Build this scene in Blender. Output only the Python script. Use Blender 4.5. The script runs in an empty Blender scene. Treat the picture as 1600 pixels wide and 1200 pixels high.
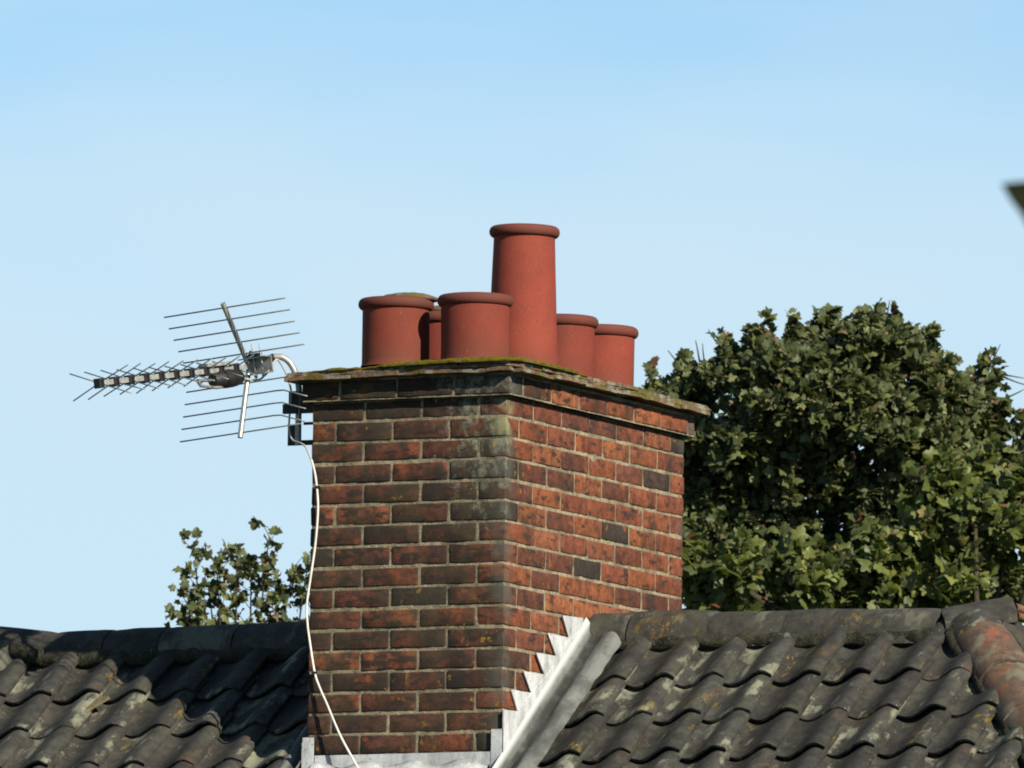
import bpy, bmesh, math, random
import numpy as np
from mathutils import Vector, Matrix, noise

S = bpy.context.scene
COL = S.collection
rng = random.Random(7)
RAD = math.radians

# ------------------------------------------------------------------ camera
cam_d = bpy.data.cameras.new('camera')
cam = bpy.data.objects.new('camera', cam_d)
COL.objects.link(cam)
RT = Vector((0.8975465, 0.4406992, 0.0139454))
UP = Vector((0.0352719, -0.1032908, 0.9940256))
FW = Vector((-0.4395068, 0.8916923, 0.1082526))
EYE = Vector((17.601655, -35.670538, -4.219848))
M = Matrix((RT, UP, -FW)).transposed().to_4x4()
M.translation = EYE
cam.matrix_world = M
cam_d.sensor_width = 36.0
cam_d.lens = 36.0 * 17892.56 / 1600.0
cam_d.clip_start = 0.5
cam_d.clip_end = 5000.0
cam_d.dof.use_dof = True
cam_d.dof.focus_distance = 40.2
cam_d.dof.aperture_fstop = 52.0
S.camera = cam

# ------------------------------------------------------------------ light
SUN_EL, SUN_DIR_H = RAD(30.0), Vector((0.885, -0.466, 0)).normalized()
to_sun = Vector((SUN_DIR_H.x * math.cos(SUN_EL), SUN_DIR_H.y * math.cos(SUN_EL), math.sin(SUN_EL)))
sun_d = bpy.data.lights.new('sun', 'SUN')
sun_d.energy = 5.0
sun_d.angle = RAD(0.5)
sun_d.color = (1.0, 0.885, 0.69)
sun = bpy.data.objects.new('sun', sun_d)
COL.objects.link(sun)
sun.rotation_euler = (-to_sun).to_track_quat('-Z', 'Y').to_euler()

W = bpy.data.worlds.new('World')
S.world = W
W.use_nodes = True
wn, wl = W.node_tree.nodes, W.node_tree.links
bg = wn['Background']
sky = wn.new('ShaderNodeTexSky')
sky.sky_type = 'NISHITA'
sky.sun_disc = False
sky.sun_elevation = SUN_EL
sky.sun_rotation = math.atan2(SUN_DIR_H.x, SUN_DIR_H.y)
sky.air_density = 0.6
sky.dust_density = 0.0
sky.ozone_density = 5.0
SKY_STRENGTH = 0.078
bg.inputs['Strength'].default_value = SKY_STRENGTH
tc = wn.new('ShaderNodeTexCoord')
mp = wn.new('ShaderNodeMapping')
mp.inputs['Scale'].default_value = (4.0, 4.0, 16.0)
mp.inputs['Rotation'].default_value = (0.05, 0.18, 0.0)
cl = wn.new('ShaderNodeTexNoise')
cl.inputs['Scale'].default_value = 1.6
cl.inputs['Detail'].default_value = 4.0
cl.inputs['Roughness'].default_value = 0.5
sx = wn.new('ShaderNodeSeparateXYZ')
wob = wn.new('ShaderNodeMath'); wob.operation = 'MULTIPLY_ADD'      # wisps ride on the layer's upper edge
wob.inputs[1].default_value = 0.10
cr = wn.new('ShaderNodeMapRange')                                   # thin high haze layer, fading out upwards
cr.interpolation_type = 'SMOOTHSTEP'
cr.inputs['From Min'].default_value = 0.218
cr.inputs['From Max'].default_value = 0.166
cr.inputs['To Min'].default_value = 0.12
cr.inputs['To Max'].default_value = 0.92
cm = wn.new('ShaderNodeMix')
cm.data_type = 'RGBA'
wl.new(tc.outputs['Generated'], mp.inputs['Vector'])
wl.new(tc.outputs['Generated'], sx.inputs[0])
wl.new(mp.outputs['Vector'], cl.inputs['Vector'])
wl.new(cl.outputs['Fac'], wob.inputs[0])
tilt_ = wn.new('ShaderNodeVectorMath'); tilt_.operation = 'DOT_PRODUCT'   # the sheet reaches higher to the north-west
tilt_.inputs[1].default_value = (0.16, 0.08, 1.0)
wl.new(tc.outputs['Generated'], tilt_.inputs[0])
wl.new(tilt_.outputs['Value'], wob.inputs[2])
wl.new(wob.outputs[0], cr.inputs['Value'])
wl.new(cr.outputs['Result'], cm.inputs['Factor'])
tint = wn.new('ShaderNodeMix')                                      # white balance of the blue
tint.data_type = 'RGBA'; tint.blend_type = 'MULTIPLY'; tint.inputs['Factor'].default_value = 1.0
tint.inputs['B'].default_value = (0.99, 1.11, 0.90, 1)
wl.new(sky.outputs['Color'], tint.inputs['A'])
wl.new(tint.outputs['Result'], cm.inputs['A'])
cm.inputs['B'].default_value = (4.05, 5.28, 6.1, 1)      # thin high cloud
wl.new(cm.outputs['Result'], bg.inputs['Color'])

S.view_settings.view_transform = 'Standard'
S.view_settings.look = 'None'
S.view_settings.gamma = 1.0
S.view_settings.use_curve_mapping = False
S.view_settings.exposure = 0.95
S.render.film_transparent = False
S.cycles.max_bounces = 6
S.cycles.filter_width = 1.9

# ------------------------------------------------------------------ object helpers
def empty(name, loc=(0, 0, 0), rotz=0.0):
    o = bpy.data.objects.new(name, None)
    o.location = loc
    o.rotation_euler = (0, 0, rotz)
    o.empty_display_size = 0.1
    COL.objects.link(o)
    return o

def tag(o, label=None, cat=None, group=None, kind=None):
    if label: o['label'] = label
    if cat: o['category'] = cat
    if group: o['group'] = group
    if kind: o['kind'] = kind
    return o

def mesh(name, verts, faces, mat=None, smooth=True):
    me = bpy.data.meshes.new(name)
    me.from_pydata([tuple(v) for v in verts], [], [tuple(f) for f in faces])
    if mat: me.materials.append(mat)
    if smooth:
        me.polygons.foreach_set('use_smooth', [True] * len(me.polygons))
    me.update()
    return me

def link(name, me, parent=None, mat4=None):
    o = bpy.data.objects.new(name, me)
    COL.objects.link(o)
    if parent is not None: o.parent = parent
    if mat4 is not None: o.matrix_local = mat4
    return o

class Geo:
    def __init__(s): s.v, s.f = [], []
    def add(s, vs, fs):
        b = len(s.v)
        s.v += [Vector(v) for v in vs]
        s.f += [tuple(i + b for i in f) for f in fs]
    def box(s, lo, hi, rot=None, org=None):
        x0, y0, z0 = lo; x1, y1, z1 = hi
        vs = [Vector(p) for p in ((x0,y0,z0),(x1,y0,z0),(x1,y1,z0),(x0,y1,z0),(x0,y0,z1),(x1,y0,z1),(x1,y1,z1),(x0,y1,z1))]
        if rot is not None: vs = [rot @ v for v in vs]
        if org is not None: vs = [v + Vector(org) for v in vs]
        s.add(vs, [(0,3,2,1),(4,5,6,7),(0,1,5,4),(1,2,6,5),(2,3,7,6),(3,0,4,7)])
    def tube(s, pts, rad, n=8, cap=True):
        pts = [Vector(p) for p in pts]
        rads = rad if isinstance(rad, (list, tuple)) else [rad] * len(pts)
        ring = None; vs = []; fs = []
        prev = None
        for i, p in enumerate(pts):
            t = (pts[min(i+1, len(pts)-1)] - pts[max(i-1, 0)]).normalized()
            if prev is None:
                a = t.orthogonal().normalized()
            else:
                a = (prev - t * prev.dot(t)).normalized()
            prev = a
            b = t.cross(a)
            for k in range(n):
                th = 2 * math.pi * k / n
                vs.append(p + (a * math.cos(th) + b * math.sin(th)) * rads[i])
        for i in range(len(pts) - 1):
            for k in range(n):
                k2 = (k + 1) % n
                fs.append((i*n+k, i*n+k2, (i+1)*n+k2, (i+1)*n+k))
        if cap:
            fs.append(tuple(range(n-1, -1, -1)))
            fs.append(tuple((len(pts)-1)*n + k for k in range(n)))
        s.add(vs, fs)
    def build(s, name, mat, parent=None, smooth=True, mat4=None):
        return link(name, mesh(name, s.v, s.f, mat, smooth), parent, mat4)

def sharp(me, ang=40):
    me.set_sharp_from_angle(angle=RAD(ang))
    return me

def smoothpath(pts, n=6):
    P = [Vector(p) for p in pts]
    out = []
    for i in range(len(P) - 1):
        a, b, c, d = P[max(i-1,0)], P[i], P[i+1], P[min(i+2, len(P)-1)]
        for k in range(n):
            t = k / n
            out.append(0.5 * ((2*b) + (c-a)*t + (2*a-5*b+4*c-d)*t*t + (3*b-a-3*c+d)*t**3))
    out.append(P[-1])
    return out

# ------------------------------------------------------------------ material helpers
class NT:
    def __init__(s, name, rough=0.9, spec=0.3, k=0.62):
        s.k = k
        s.m = bpy.data.materials.new(name); s.m.use_nodes = True
        s.n, s.l = s.m.node_tree.nodes, s.m.node_tree.links
        s.bsdf = s.n['Principled BSDF']
        s.bsdf.inputs['Roughness'].default_value = rough
        s.bsdf.inputs['Specular IOR Level'].default_value = spec
        s.geo = s.n.new('ShaderNodeNewGeometry')
        s.oi = s.n.new('ShaderNodeObjectInfo')
        s.pos = s.geo.outputs['Position']
    def put(s, sock, v):
        if hasattr(v, 'is_output') or isinstance(v, bpy.types.NodeSocket): s.l.new(v, sock)
        else: sock.default_value = v
    def rgb(s, c): return (c[0], c[1], c[2], 1.0)
    def noise(s, scale, detail=4, rough=0.6, vec=None, dist=0.0):
        t = s.n.new('ShaderNodeTexNoise')
        t.inputs['Scale'].default_value = scale; t.inputs['Detail'].default_value = detail
        t.inputs['Roughness'].default_value = rough; t.inputs['Distortion'].default_value = dist
        s.l.new(vec or s.pos, t.inputs['Vector'])
        return t.outputs['Fac']
    def voro(s, scale, vec=None):
        t = s.n.new('ShaderNodeTexVoronoi'); t.inputs['Scale'].default_value = scale
        s.l.new(vec or s.pos, t.inputs['Vector'])
        return t.outputs['Distance']
    def ramp(s, v, a, b, lo=0.0, hi=1.0, smooth=True):
        t = s.n.new('ShaderNodeMapRange')
        t.interpolation_type = 'SMOOTHSTEP' if smooth else 'LINEAR'
        s.put(t.inputs['Value'], v)
        for k, x in (('From Min', a), ('From Max', b), ('To Min', lo), ('To Max', hi)): s.put(t.inputs[k], x)
        return t.outputs['Result']
    def math(s, op, a, b=0.0):
        t = s.n.new('ShaderNodeMath'); t.operation = op
        s.put(t.inputs[0], a); s.put(t.inputs[1], b)
        return t.outputs[0]
    def mul(s, a, b): return s.math('MULTIPLY', a, b)
    def add(s, a, b): return s.math('ADD', a, b)
    def mix(s, fac, a, b, mode='MIX'):
        t = s.n.new('ShaderNodeMix'); t.data_type = 'RGBA'; t.blend_type = mode
        s.put(t.inputs['Factor'], fac)
        for k, v in (('A', a), ('B', b)):
            s.put(t.inputs[k], v if isinstance(v, bpy.types.NodeSocket) else s.rgb(v))
        return t.outputs['Result']
    def scale(s, col, f):          # colour times value
        t = s.n.new('ShaderNodeVectorMath'); t.operation = 'SCALE'
        s.put(t.inputs[0], col if isinstance(col, bpy.types.NodeSocket) else tuple(col)); s.put(t.inputs['Scale'], f)
        return t.outputs['Vector']
    def sep(s, v=None):
        t = s.n.new('ShaderNodeSeparateXYZ'); s.l.new(v or s.pos, t.inputs[0])
        return t.outputs
    def mapped(s, scale, vec=None, offset_rand=False, rot=(0, 0, 0)):
        t = s.n.new('ShaderNodeMapping'); t.inputs['Scale'].default_value = scale
        t.inputs['Rotation'].default_value = rot
        s.l.new(vec or s.pos, t.inputs['Vector'])
        if offset_rand:
            c = s.n.new('ShaderNodeCombineXYZ')
            s.l.new(s.mul(s.oi.outputs['Random'], 37.0), c.inputs[0])
            s.l.new(s.mul(s.oi.outputs['Random'], 91.0), c.inputs[1])
            s.l.new(c.outputs[0], t.inputs['Location'])
        return t.outputs[0]
    def obj(s):
        t = s.n.new('ShaderNodeTexCoord'); return t.outputs['Object']
    def bump(s, h, strength=0.4, dist=0.004):
        t = s.n.new('ShaderNodeBump'); t.inputs['Strength'].default_value = strength
        t.inputs['Distance'].default_value = dist
        s.put(t.inputs['Height'], h)
        s.l.new(t.outputs[0], s.bsdf.inputs['Normal'])
    def base(s, c): s.put(s.bsdf.inputs['Base Color'], s.scale(c, s.k))
    def rough(s, v): s.put(s.bsdf.inputs['Roughness'], v)

def plain(name, col, rough=0.6, metal=0.0, var=0.25, scale=25, spec=0.4):
    t = NT(name, rough, spec)
    n = t.noise(scale, 4)
    t.base(t.scale(col, t.ramp(n, 0.3, 0.7, 1 - var, 1 + var)))
    t.bsdf.inputs['Metallic'].default_value = metal
    return t.m

# --- brick: every brick has its own colour (object colour) under shared soot, weathering and lichen
def brick_material():
    t = NT('weathered_brick', 0.92, 0.2)
    x, y, z = t.sep()
    col = t.oi.outputs['Color']
    big = t.noise(7.0, 5, 0.6)
    mid = t.noise(26.0, 5, 0.65)
    fine = t.noise(170.0, 3, 0.7)
    c = t.scale(col, t.ramp(mid, 0.28, 0.72, 0.62, 1.35))
    c = t.scale(c, t.ramp(fine, 0.3, 0.7, 0.85, 1.15))
    # streaky firing marks
    st = t.noise(16.0, 4, 0.6, t.mapped((1, 1, 2.6), None, True, (0.4, 0.5, 0.2)))
    front0 = t.ramp(t.sep()[1], 0.02, -0.005)
    c = t.mix(t.ramp(t.add(st, t.mul(front0, .06)), 0.53, 0.66, 0, 0.85), c, (0.024, 0.022, 0.021))
    blot = t.noise(13.0, 6, 0.7, t.mapped((1, 1, 1), None, True))
    c = t.mix(t.ramp(t.add(blot, t.mul(front0, .08)), 0.60, 0.70, 0, 0.72), c, (0.030, 0.029, 0.029))
    # bright red chips where the face has spalled
    chip = t.noise(11.0, 3, 0.5, t.mapped((1, 1, 1), None, True))
    c = t.mix(t.ramp(chip, 0.63, 0.70, 0, 0.75), c, (0.31, 0.090, 0.034))
    # soot, more of it on the north-ish front face
    front = t.ramp(y, 0.02, -0.005)
    soot = t.ramp(t.add(big, t.mul(front, 0.075)), 0.5, 0.68, 0, 0.78)
    c = t.mix(soot, c, (0.030, 0.026, 0.022))
    alg = t.mul(front, t.ramp(t.noise(5.0, 5, 0.65), 0.42, 0.62))
    c = t.mix(t.mul(alg, 0.55), c, (0.060, 0.054, 0.033))       # thin algae film
    grim = t.ramp(t.noise(38.0, 6, 0.75), 0.53, 0.66, 0, 0.6)
    c = t.mix(grim, c, (0.035, 0.029, 0.023))
    # grey weathering band down the near corner
    edge = t.mul(t.ramp(x, -0.10, -0.005), t.ramp(y, 0.085, 0.03))
    edge = t.mul(edge, t.ramp(t.noise(9.0, 4, 0.6), 0.36, 0.58))
    c = t.mix(t.mul(edge, 0.72), c, (0.085, 0.088, 0.078))
    back = t.mul(t.ramp(y, 1.36, 1.45), t.ramp(t.noise(8.0, 4), 0.4, 0.6))
    c = t.mix(t.mul(back, 0.6), c, (0.10, 0.10, 0.09))
    # lichen on the upper front near that corner
    reg = t.mul(t.ramp(x, -0.40, -0.12), t.mul(t.ramp(z, -0.62, -0.12), t.ramp(y, 0.06, 0.0)))
    li = t.ramp(t.add(t.noise(17.0, 8, 0.78), t.mul(reg, 0.16)), 0.60, 0.80)
    c = t.mix(t.mul(li, 0.8), c, (0.24, 0.255, 0.205))
    top = t.mul(t.mul(t.mul(t.ramp(x, -.07, -.02), t.ramp(y, .07, .02)), t.ramp(z, -.12, -.02)), t.ramp(z, .072, .055))
    c = t.mix(t.mul(top, t.ramp(t.noise(20.0, 5, .7), .40, .60, 0, .75)), c, (0.27, 0.26, 0.13))
    spots = t.ramp(t.noise(48.0, 5, 0.75), 0.655, 0.74)
    c = t.mix(t.mul(spots, 0.55), c, (0.33, 0.33, 0.29))
    yl = t.mul(t.ramp(t.noise(34.0, 3, 0.6), 0.58, 0.66), t.ramp(t.noise(4.3, 2, 0.5, t.mapped((1, 1, 1.3))), 0.60, 0.68))
    c = t.mix(t.mul(yl, 0.85), c, (0.32, 0.19, 0.035))
    low = t.mul(t.mul(t.ramp(x, -.34, -.14), t.ramp(z, -.55, -.75)), t.ramp(y, .05, .0))
    yl2 = t.mul(low, t.ramp(t.noise(21.0, 4, 0.65), 0.60, 0.67))
    c = t.mix(t.mul(yl2, 0.85), c, (0.36, 0.22, 0.03))
    t.base(c)
    t.bump(t.add(t.mul(mid, 0.7), t.mul(fine, 0.5)), 0.55, 0.006)
    return t.m

def mortar_material():
    t = NT('lime_mortar', 0.95, 0.15)
    a = t.noise(40.0, 5, 0.7); b = t.noise(9.0, 4); f = t.noise(220.0, 3)
    c = t.mix(t.ramp(b, 0.35, 0.65), (0.40, 0.345, 0.24), (0.22, 0.20, 0.14))
    c = t.scale(c, t.ramp(a, 0.3, 0.7, 0.65, 1.25))
    c = t.mix(t.ramp(f, 0.6, 0.75, 0, 0.5), c, (0.46, 0.43, 0.35))
    x, y, z = t.sep()
    front = t.ramp(y, 0.02, -0.0)
    sootm = t.ramp(t.add(t.noise(7.0, 5, 0.6), t.mul(front, 0.03)), 0.52, 0.72, 0, 0.6)
    c = t.mix(sootm, c, (0.06, 0.055, 0.042))
    t.base(c)
    t.bump(t.add(a, f), 0.8, 0.006)
    return t.m

def clay_pot_material():
    t = NT('red_terracotta', 0.82, 0.25)
    ob = t.obj()
    x, y, z = t.sep(ob)
    v = t.mapped((1, 1, 1), None, True)
    a = t.noise(7.0, 5, 0.6, v); f = t.noise(150.0, 4, 0.7, v)
    streak = t.noise(18.0, 4, 0.6, t.mapped((1, 1, 0.12), None, True))
    c = t.mix(t.ramp(a, 0.3, 0.7), (0.215, 0.039, 0.0265), (0.255, 0.050, 0.031))
    c = t.scale(c, t.ramp(f, 0.3, 0.7, 0.88, 1.1))
    c = t.mix(t.ramp(streak, 0.55, 0.75, 0, 0.35), c, (0.17, 0.05, 0.035))
    c = t.scale(c, t.add(0.86, t.mul(t.oi.outputs['Random'], 0.24)))
    soot = t.ramp(t.noise(5.0, 5, 0.7, t.mapped((1, 1, .5), None, True)), .52, .72, 0, .5)
    c = t.mix(soot, c, (0.11, 0.04, 0.030))
    # sooted lip and weather-greyed foot
    zr = t.oi.outputs['Alpha']
    top = t.ramp(z, t.math('SUBTRACT', zr, 0.05), t.math('SUBTRACT', zr, 0.02))
    c = t.mix(t.mul(top, t.ramp(a, 0.25, 0.7, 0.35, 0.75)), c, (0.095, 0.042, 0.036))
    foot = t.mul(t.ramp(z, 0.12, 0.02), t.ramp(a, 0.3, 0.6))
    c = t.mix(t.mul(foot, 0.55), c, (0.13, 0.055, 0.035))
    sp = t.ramp(t.noise(90.0, 2, 0.5, v), 0.70, 0.74)
    c = t.mix(t.mul(sp, 0.16), c, (0.45, 0.33, 0.27))
    t.base(c)
    t.bump(t.add(f, t.mul(streak, 0.3)), 0.25, 0.003)
    return t.m

def roof_tile_material(name, dark, light, red, red_amt, lichen_amt):
    t = NT(name, 0.85, 0.3)
    ob = t.obj()
    v = t.mapped((1, 1, 1), ob, True)
    rnd = t.oi.outputs['Random']
    a = t.noise(9.0, 6, 0.65, v); f = t.noise(110.0, 4, 0.7, v); m = t.noise(28.0, 5, 0.65, v)
    c = t.mix(t.ramp(a, 0.32, 0.68), dark, light)
    c = t.scale(c, t.add(0.75, t.mul(rnd, 0.5)))
    c = t.scale(c, t.ramp(m, 0.3, 0.7, 0.7, 1.3))
    rd = t.noise(6.0, 4, 0.6, t.mapped((1, 1, 1), t.mapped((1.7, 0.8, 1), ob, True)))
    c = t.mix(t.mul(t.ramp(rd, 0.58, 0.72), red_amt), c, red)
    # mossy green film
    g = t.noise(14.0, 5, 0.6, v)
    c = t.mix(t.ramp(g, 0.5, 0.7, 0, 0.55), c, (0.062, 0.064, 0.036))
    # pale lichen patches, drawn out down the slope
    lv = t.mapped((1.5, 0.75, 1.0), ob, True)
    l = t.add(t.noise(8.0, 5, 0.62, lv), t.mul(t.math('SUBTRACT', rnd, 0.5), 0.16))
    l = t.add(l, t.mul(t.math('SUBTRACT', t.noise(60.0, 3, 0.7, v), 0.5), 0.12))
    c = t.mix(t.mul(t.ramp(l, 0.555, 0.69), lichen_amt), c, (0.25, 0.265, 0.20))
    yl = t.mul(t.ramp(t.noise(30.0, 4, 0.65, lv), 0.5, 0.6), t.ramp(t.noise(5.0, 2, 0.5, lv), 0.60, 0.72))
    c = t.mix(t.mul(yl, 0.6), c, (0.26, 0.175, 0.02))
    sp = t.ramp(t.voro(55.0, v), 0.16, 0.10)
    sp = t.mul(sp, t.ramp(t.noise(12.0, 2, 0.5, v), 0.52, 0.6))
    c = t.mix(t.mul(sp, 0.75), c, (0.30, 0.31, 0.26))
    t.base(c)
    t.bump(t.add(t.mul(m, 0.6), t.mul(f, 0.6)), 0.5, 0.005)
    return t.m

def lead_material():
    t = NT('weathered_lead', 0.62, 0.4)
    a = t.noise(8.0, 5, 0.65); s_ = t.noise(14.0, 5, 0.6, t.mapped((1.0, 1.0, 0.35)))
    f = t.noise(90.0, 4, 0.7)
    c = t.mix(t.ramp(s_, 0.35, 0.65), (0.40, 0.43, 0.46), (0.68, 0.72, 0.78))
    c = t.mix(t.ramp(a, 0.55, 0.75, 0, 0.55), c, (0.17, 0.18, 0.165))
    c = t.mix(t.ramp(f, 0.57, 0.68, 0, 0.75), c, (0.12, 0.12, 0.115))
    c = t.mix(t.ramp(t.noise(26.0, 5, 0.7, t.mapped((1, 1, .4))), .56, .70, 0, .55), c, (0.16, 0.165, 0.16))
    t.base(c)
    t.bump(t.add(a, t.mul(f, 0.3)), 0.3, 0.01)
    return t.m

def fillet_material():
    t = NT('lead_and_cement_fillet', 0.75, 0.35)
    x, y, z = t.sep()
    a = t.noise(9.0, 5, 0.65); f = t.noise(80.0, 4, 0.75)
    b = t.noise(6.0, 5, 0.6, t.mapped((1.6, 0.5, 0.5)))
    c = t.mix(t.ramp(b, 0.38, 0.62), (0.072, 0.080, 0.085), (0.185, 0.20, 0.20))
    c = t.mix(t.ramp(a, 0.46, 0.66, 0, 0.75), c, (0.06, 0.064, 0.06))
    at = t.n.new('ShaderNodeAttribute'); at.attribute_name = 'across'
    band = t.mul(t.ramp(at.outputs['Fac'], .14, .24), t.ramp(at.outputs['Fac'], .66, .42))
    c = t.mix(t.mul(band, t.ramp(t.noise(13.0, 4), .3, .6, .55, 1.0)), c, (0.030, 0.033, 0.032))    # silt line along the gutter
    lip = t.ramp(at.outputs['Fac'], .14, .06)
    c = t.mix(lip, c, (0.50, 0.54, 0.58))
    c = t.mix(t.ramp(f, 0.6, 0.72, 0, 0.5), c, (0.30, 0.31, 0.22))
    t.base(c)
    t.bump(t.add(a, t.mul(f, 0.5)), 0.5, 0.012)
    return t.m

def bedding_material():
    t = NT('mossy_bedding_mortar', 0.95, 0.15)
    a = t.noise(22.0, 6, 0.75); f = t.noise(95.0, 5, 0.8); b = t.noise(6.0, 3)
    c = t.mix(t.ramp(a, 0.35, 0.62), (0.022, 0.022, 0.017), (0.085, 0.088, 0.06))
    c = t.mix(t.ramp(f, 0.55, 0.68), c, (0.20, 0.21, 0.16))
    c = t.mix(t.ramp(b, 0.5, 0.7, 0, 0.4), c, (0.12, 0.11, 0.08))
    t.base(c)
    t.bump(t.add(a, f), 1.0, 0.02)
    return t.m

def cap_tile_material():
    t = NT('lichened_clay_capping', 0.92, 0.2)
    x, y, z = t.sep()
    v = t.mapped((1, 1, 1), None, True)
    a = t.noise(12.0, 5, 0.65, v); f = t.noise(85.0, 5, 0.75); g = t.noise(17.0, 5, 0.7)
    c = t.mix(t.ramp(a, 0.35, 0.65), (0.21, 0.125, 0.082), (0.125, 0.09, 0.066))
    c = t.scale(c, t.ramp(f, 0.3, 0.7, 0.7, 1.3))
    c = t.mix(t.ramp(g, 0.46, 0.60, 0, 0.85), c, (0.32, 0.315, 0.245))
    mo = t.ramp(t.noise(10.0, 5, 0.65), 0.5, 0.6)
    c = t.mix(t.mul(mo, 0.8), c, (0.135, 0.115, 0.018))
    t.base(c)
    t.bump(t.add(a, f), 0.8, 0.008)
    return t.m

def moss_material():
    t = NT('yellow_moss', 0.98, 0.1)
    a = t.noise(25.0, 5, 0.7); f = t.noise(180.0, 4, 0.8)
    c = t.mix(t.ramp(a, 0.35, 0.65), (0.27, 0.225, 0.018), (0.14, 0.125, 0.018))
    c = t.scale(c, t.ramp(f, 0.3, 0.7, 0.6, 1.35))
    c = t.mix(t.ramp(t.noise(14.0, 4, 0.7), 0.58, 0.68, 0, 0.8), c, (0.21, 0.21, 0.17))
    t.base(c)
    t.bump(t.add(a, f), 1.0, 0.012)
    return t.m

def leaf_material(name, cols, trans=0.3):
    t = NT(name, 0.55, 0.35, 0.85)
    at = t.n.new('ShaderNodeAttribute'); at.attribute_type = 'GEOMETRY'; at.attribute_name = 'tone'
    tone = at.outputs['Fac']
    cr_ = t.n.new('ShaderNodeValToRGB')
    e = cr_.color_ramp.elements
    e[0].position, e[0].color = cols[0][0], t.rgb(cols[0][1])
    e[1].position, e[1].color = cols[-1][0], t.rgb(cols[-1][1])
    for p_, c_ in cols[1:-1]:
        k = e.new(p_); k.color = t.rgb(c_)
    t.l.new(tone, cr_.inputs['Fac'])
    n = t.noise(30.0, 3, 0.6)
    c = t.scale(cr_.outputs['Color'], t.ramp(n, 0.3, 0.7, 0.8, 1.2))
    # paler underside
    c2 = t.mix(t.geo.outputs['Backfacing'], c, t.mix(0.45, c, (0.15, 0.17, 0.10)))
    t.base(c2)
    tr = t.n.new('ShaderNodeBsdfTranslucent')
    t.l.new(t.mix(1.0, c, (1.5, 1.6, 0.6), 'MULTIPLY'), tr.inputs['Color'])
    mx = t.n.new('ShaderNodeMixShader'); mx.inputs[0].default_value = trans
    t.l.new(t.bsdf.outputs[0], mx.inputs[1]); t.l.new(tr.outputs[0], mx.inputs[2])
    t.l.new(mx.outputs[0], t.n['Material Output'].inputs['Surface'])
    return t.m

M_BRICK, M_MORTAR, M_POT = brick_material(), mortar_material(), clay_pot_material()
M_TILE = roof_tile_material('dark_pantile', (0.026, 0.0265, 0.027), (0.056, 0.056, 0.052), (0.12, 0.058, 0.034), 0.5, 0.9)
M_RIDGE = roof_tile_material('dark_ridge_tile', (0.030, 0.030, 0.029), (0.064, 0.062, 0.055), (0.11, 0.06, 0.04), 0.5, 0.35)
M_HIP = roof_tile_material('red_hip_tile', (0.07, 0.055, 0.045), (0.13, 0.075, 0.05), (0.27, 0.085, 0.045), 0.9, 0.45)
M_REDTILE = roof_tile_material('reddish_pantile', (0.17, 0.085, 0.055), (0.25, 0.125, 0.075), (0.24, 0.085, 0.04), 0.7, 0.6)
M_LEAD, M_FILLET, M_BED = lead_material(), fillet_material(), bedding_material()
M_CAP, M_MOSS = cap_tile_material(), moss_material()
M_ALU = plain('dull_aluminium', (0.52, 0.53, 0.53), 0.40, 0.6, 0.2, 60)
M_ROD = plain('grey_aerial_rod', (0.26, 0.29, 0.29), 0.45, 0.6, 0.2, 60)
M_STEEL = plain('galvanised_steel', (0.46, 0.47, 0.47), 0.45, 0.45, 0.25, 50)
M_BLACK = plain('black_plastic', (0.018, 0.019, 0.022), 0.5, 0.0, 0.3, 40)
M_PAINT = plain('black_painted_steel', (0.016, 0.017, 0.02), 0.55, 0.0, 0.3, 40)
M_CABLE = plain('white_cable', (0.78, 0.77, 0.74), 0.45, 0.0, 0.12, 20)
M_GCABLE = plain('grey_cable', (0.45, 0.46, 0.46), 0.5, 0.0, 0.12, 20)
M_BARK = plain('grey_brown_bark', (0.075, 0.062, 0.048), 0.95, 0.0, 0.45, 30, 0.15)
M_TWIG = plain('dark_twig', (0.05, 0.038, 0.032), 0.9, 0.0, 0.4, 60, 0.15)
M_WALL = plain('house_brick_wall', (0.20, 0.085, 0.055), 0.95, 0.0, 0.4, 12, 0.15)
M_DECK = plain('dark_roof_felt', (0.012, 0.012, 0.012), 0.95, 0.0, 0.3, 8, 0.1)
M_GRASS = plain('ground_turf', (0.055, 0.075, 0.03), 0.95, 0.0, 0.4, 0.7, 0.1)

# ------------------------------------------------------------------ ground
GZ = -7.8
gv, gf = [], []
N = 24
for i in range(N + 1):
    for j in range(N + 1):
        a, b = (i / N - .5) * 2, (j / N - .5) * 2
        x, y = 2500 * a * abs(a), 2500 * b * abs(b)
        gv.append((x, y, GZ + 0.15 * noise.noise((x * .03, y * .03, 0)) - 0.15))
for i in range(N):
    for j in range(N):
        gf.append((i*(N+1)+j, (i+1)*(N+1)+j, (i+1)*(N+1)+j+1, i*(N+1)+j+1))
tag(link('ground', mesh('ground', gv, gf, M_GRASS)), kind='structure')

# ------------------------------------------------------------------ chimney stack
CH = 0.0736               # course height
LW, LD = 0.7625, 1.4525   # width (X) and depth (Y)
stack = empty('chimney_stack', (-LW / 2, LD / 2, -1.3))
tag(stack, 'square red brick chimney stack with mossy tiled top and lead flashing, straddling the roof ridge', 'chimney')
STK = Matrix.Translation(Vector((LW / 2, -LD / 2, 1.3)))   # world -> stack local

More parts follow.
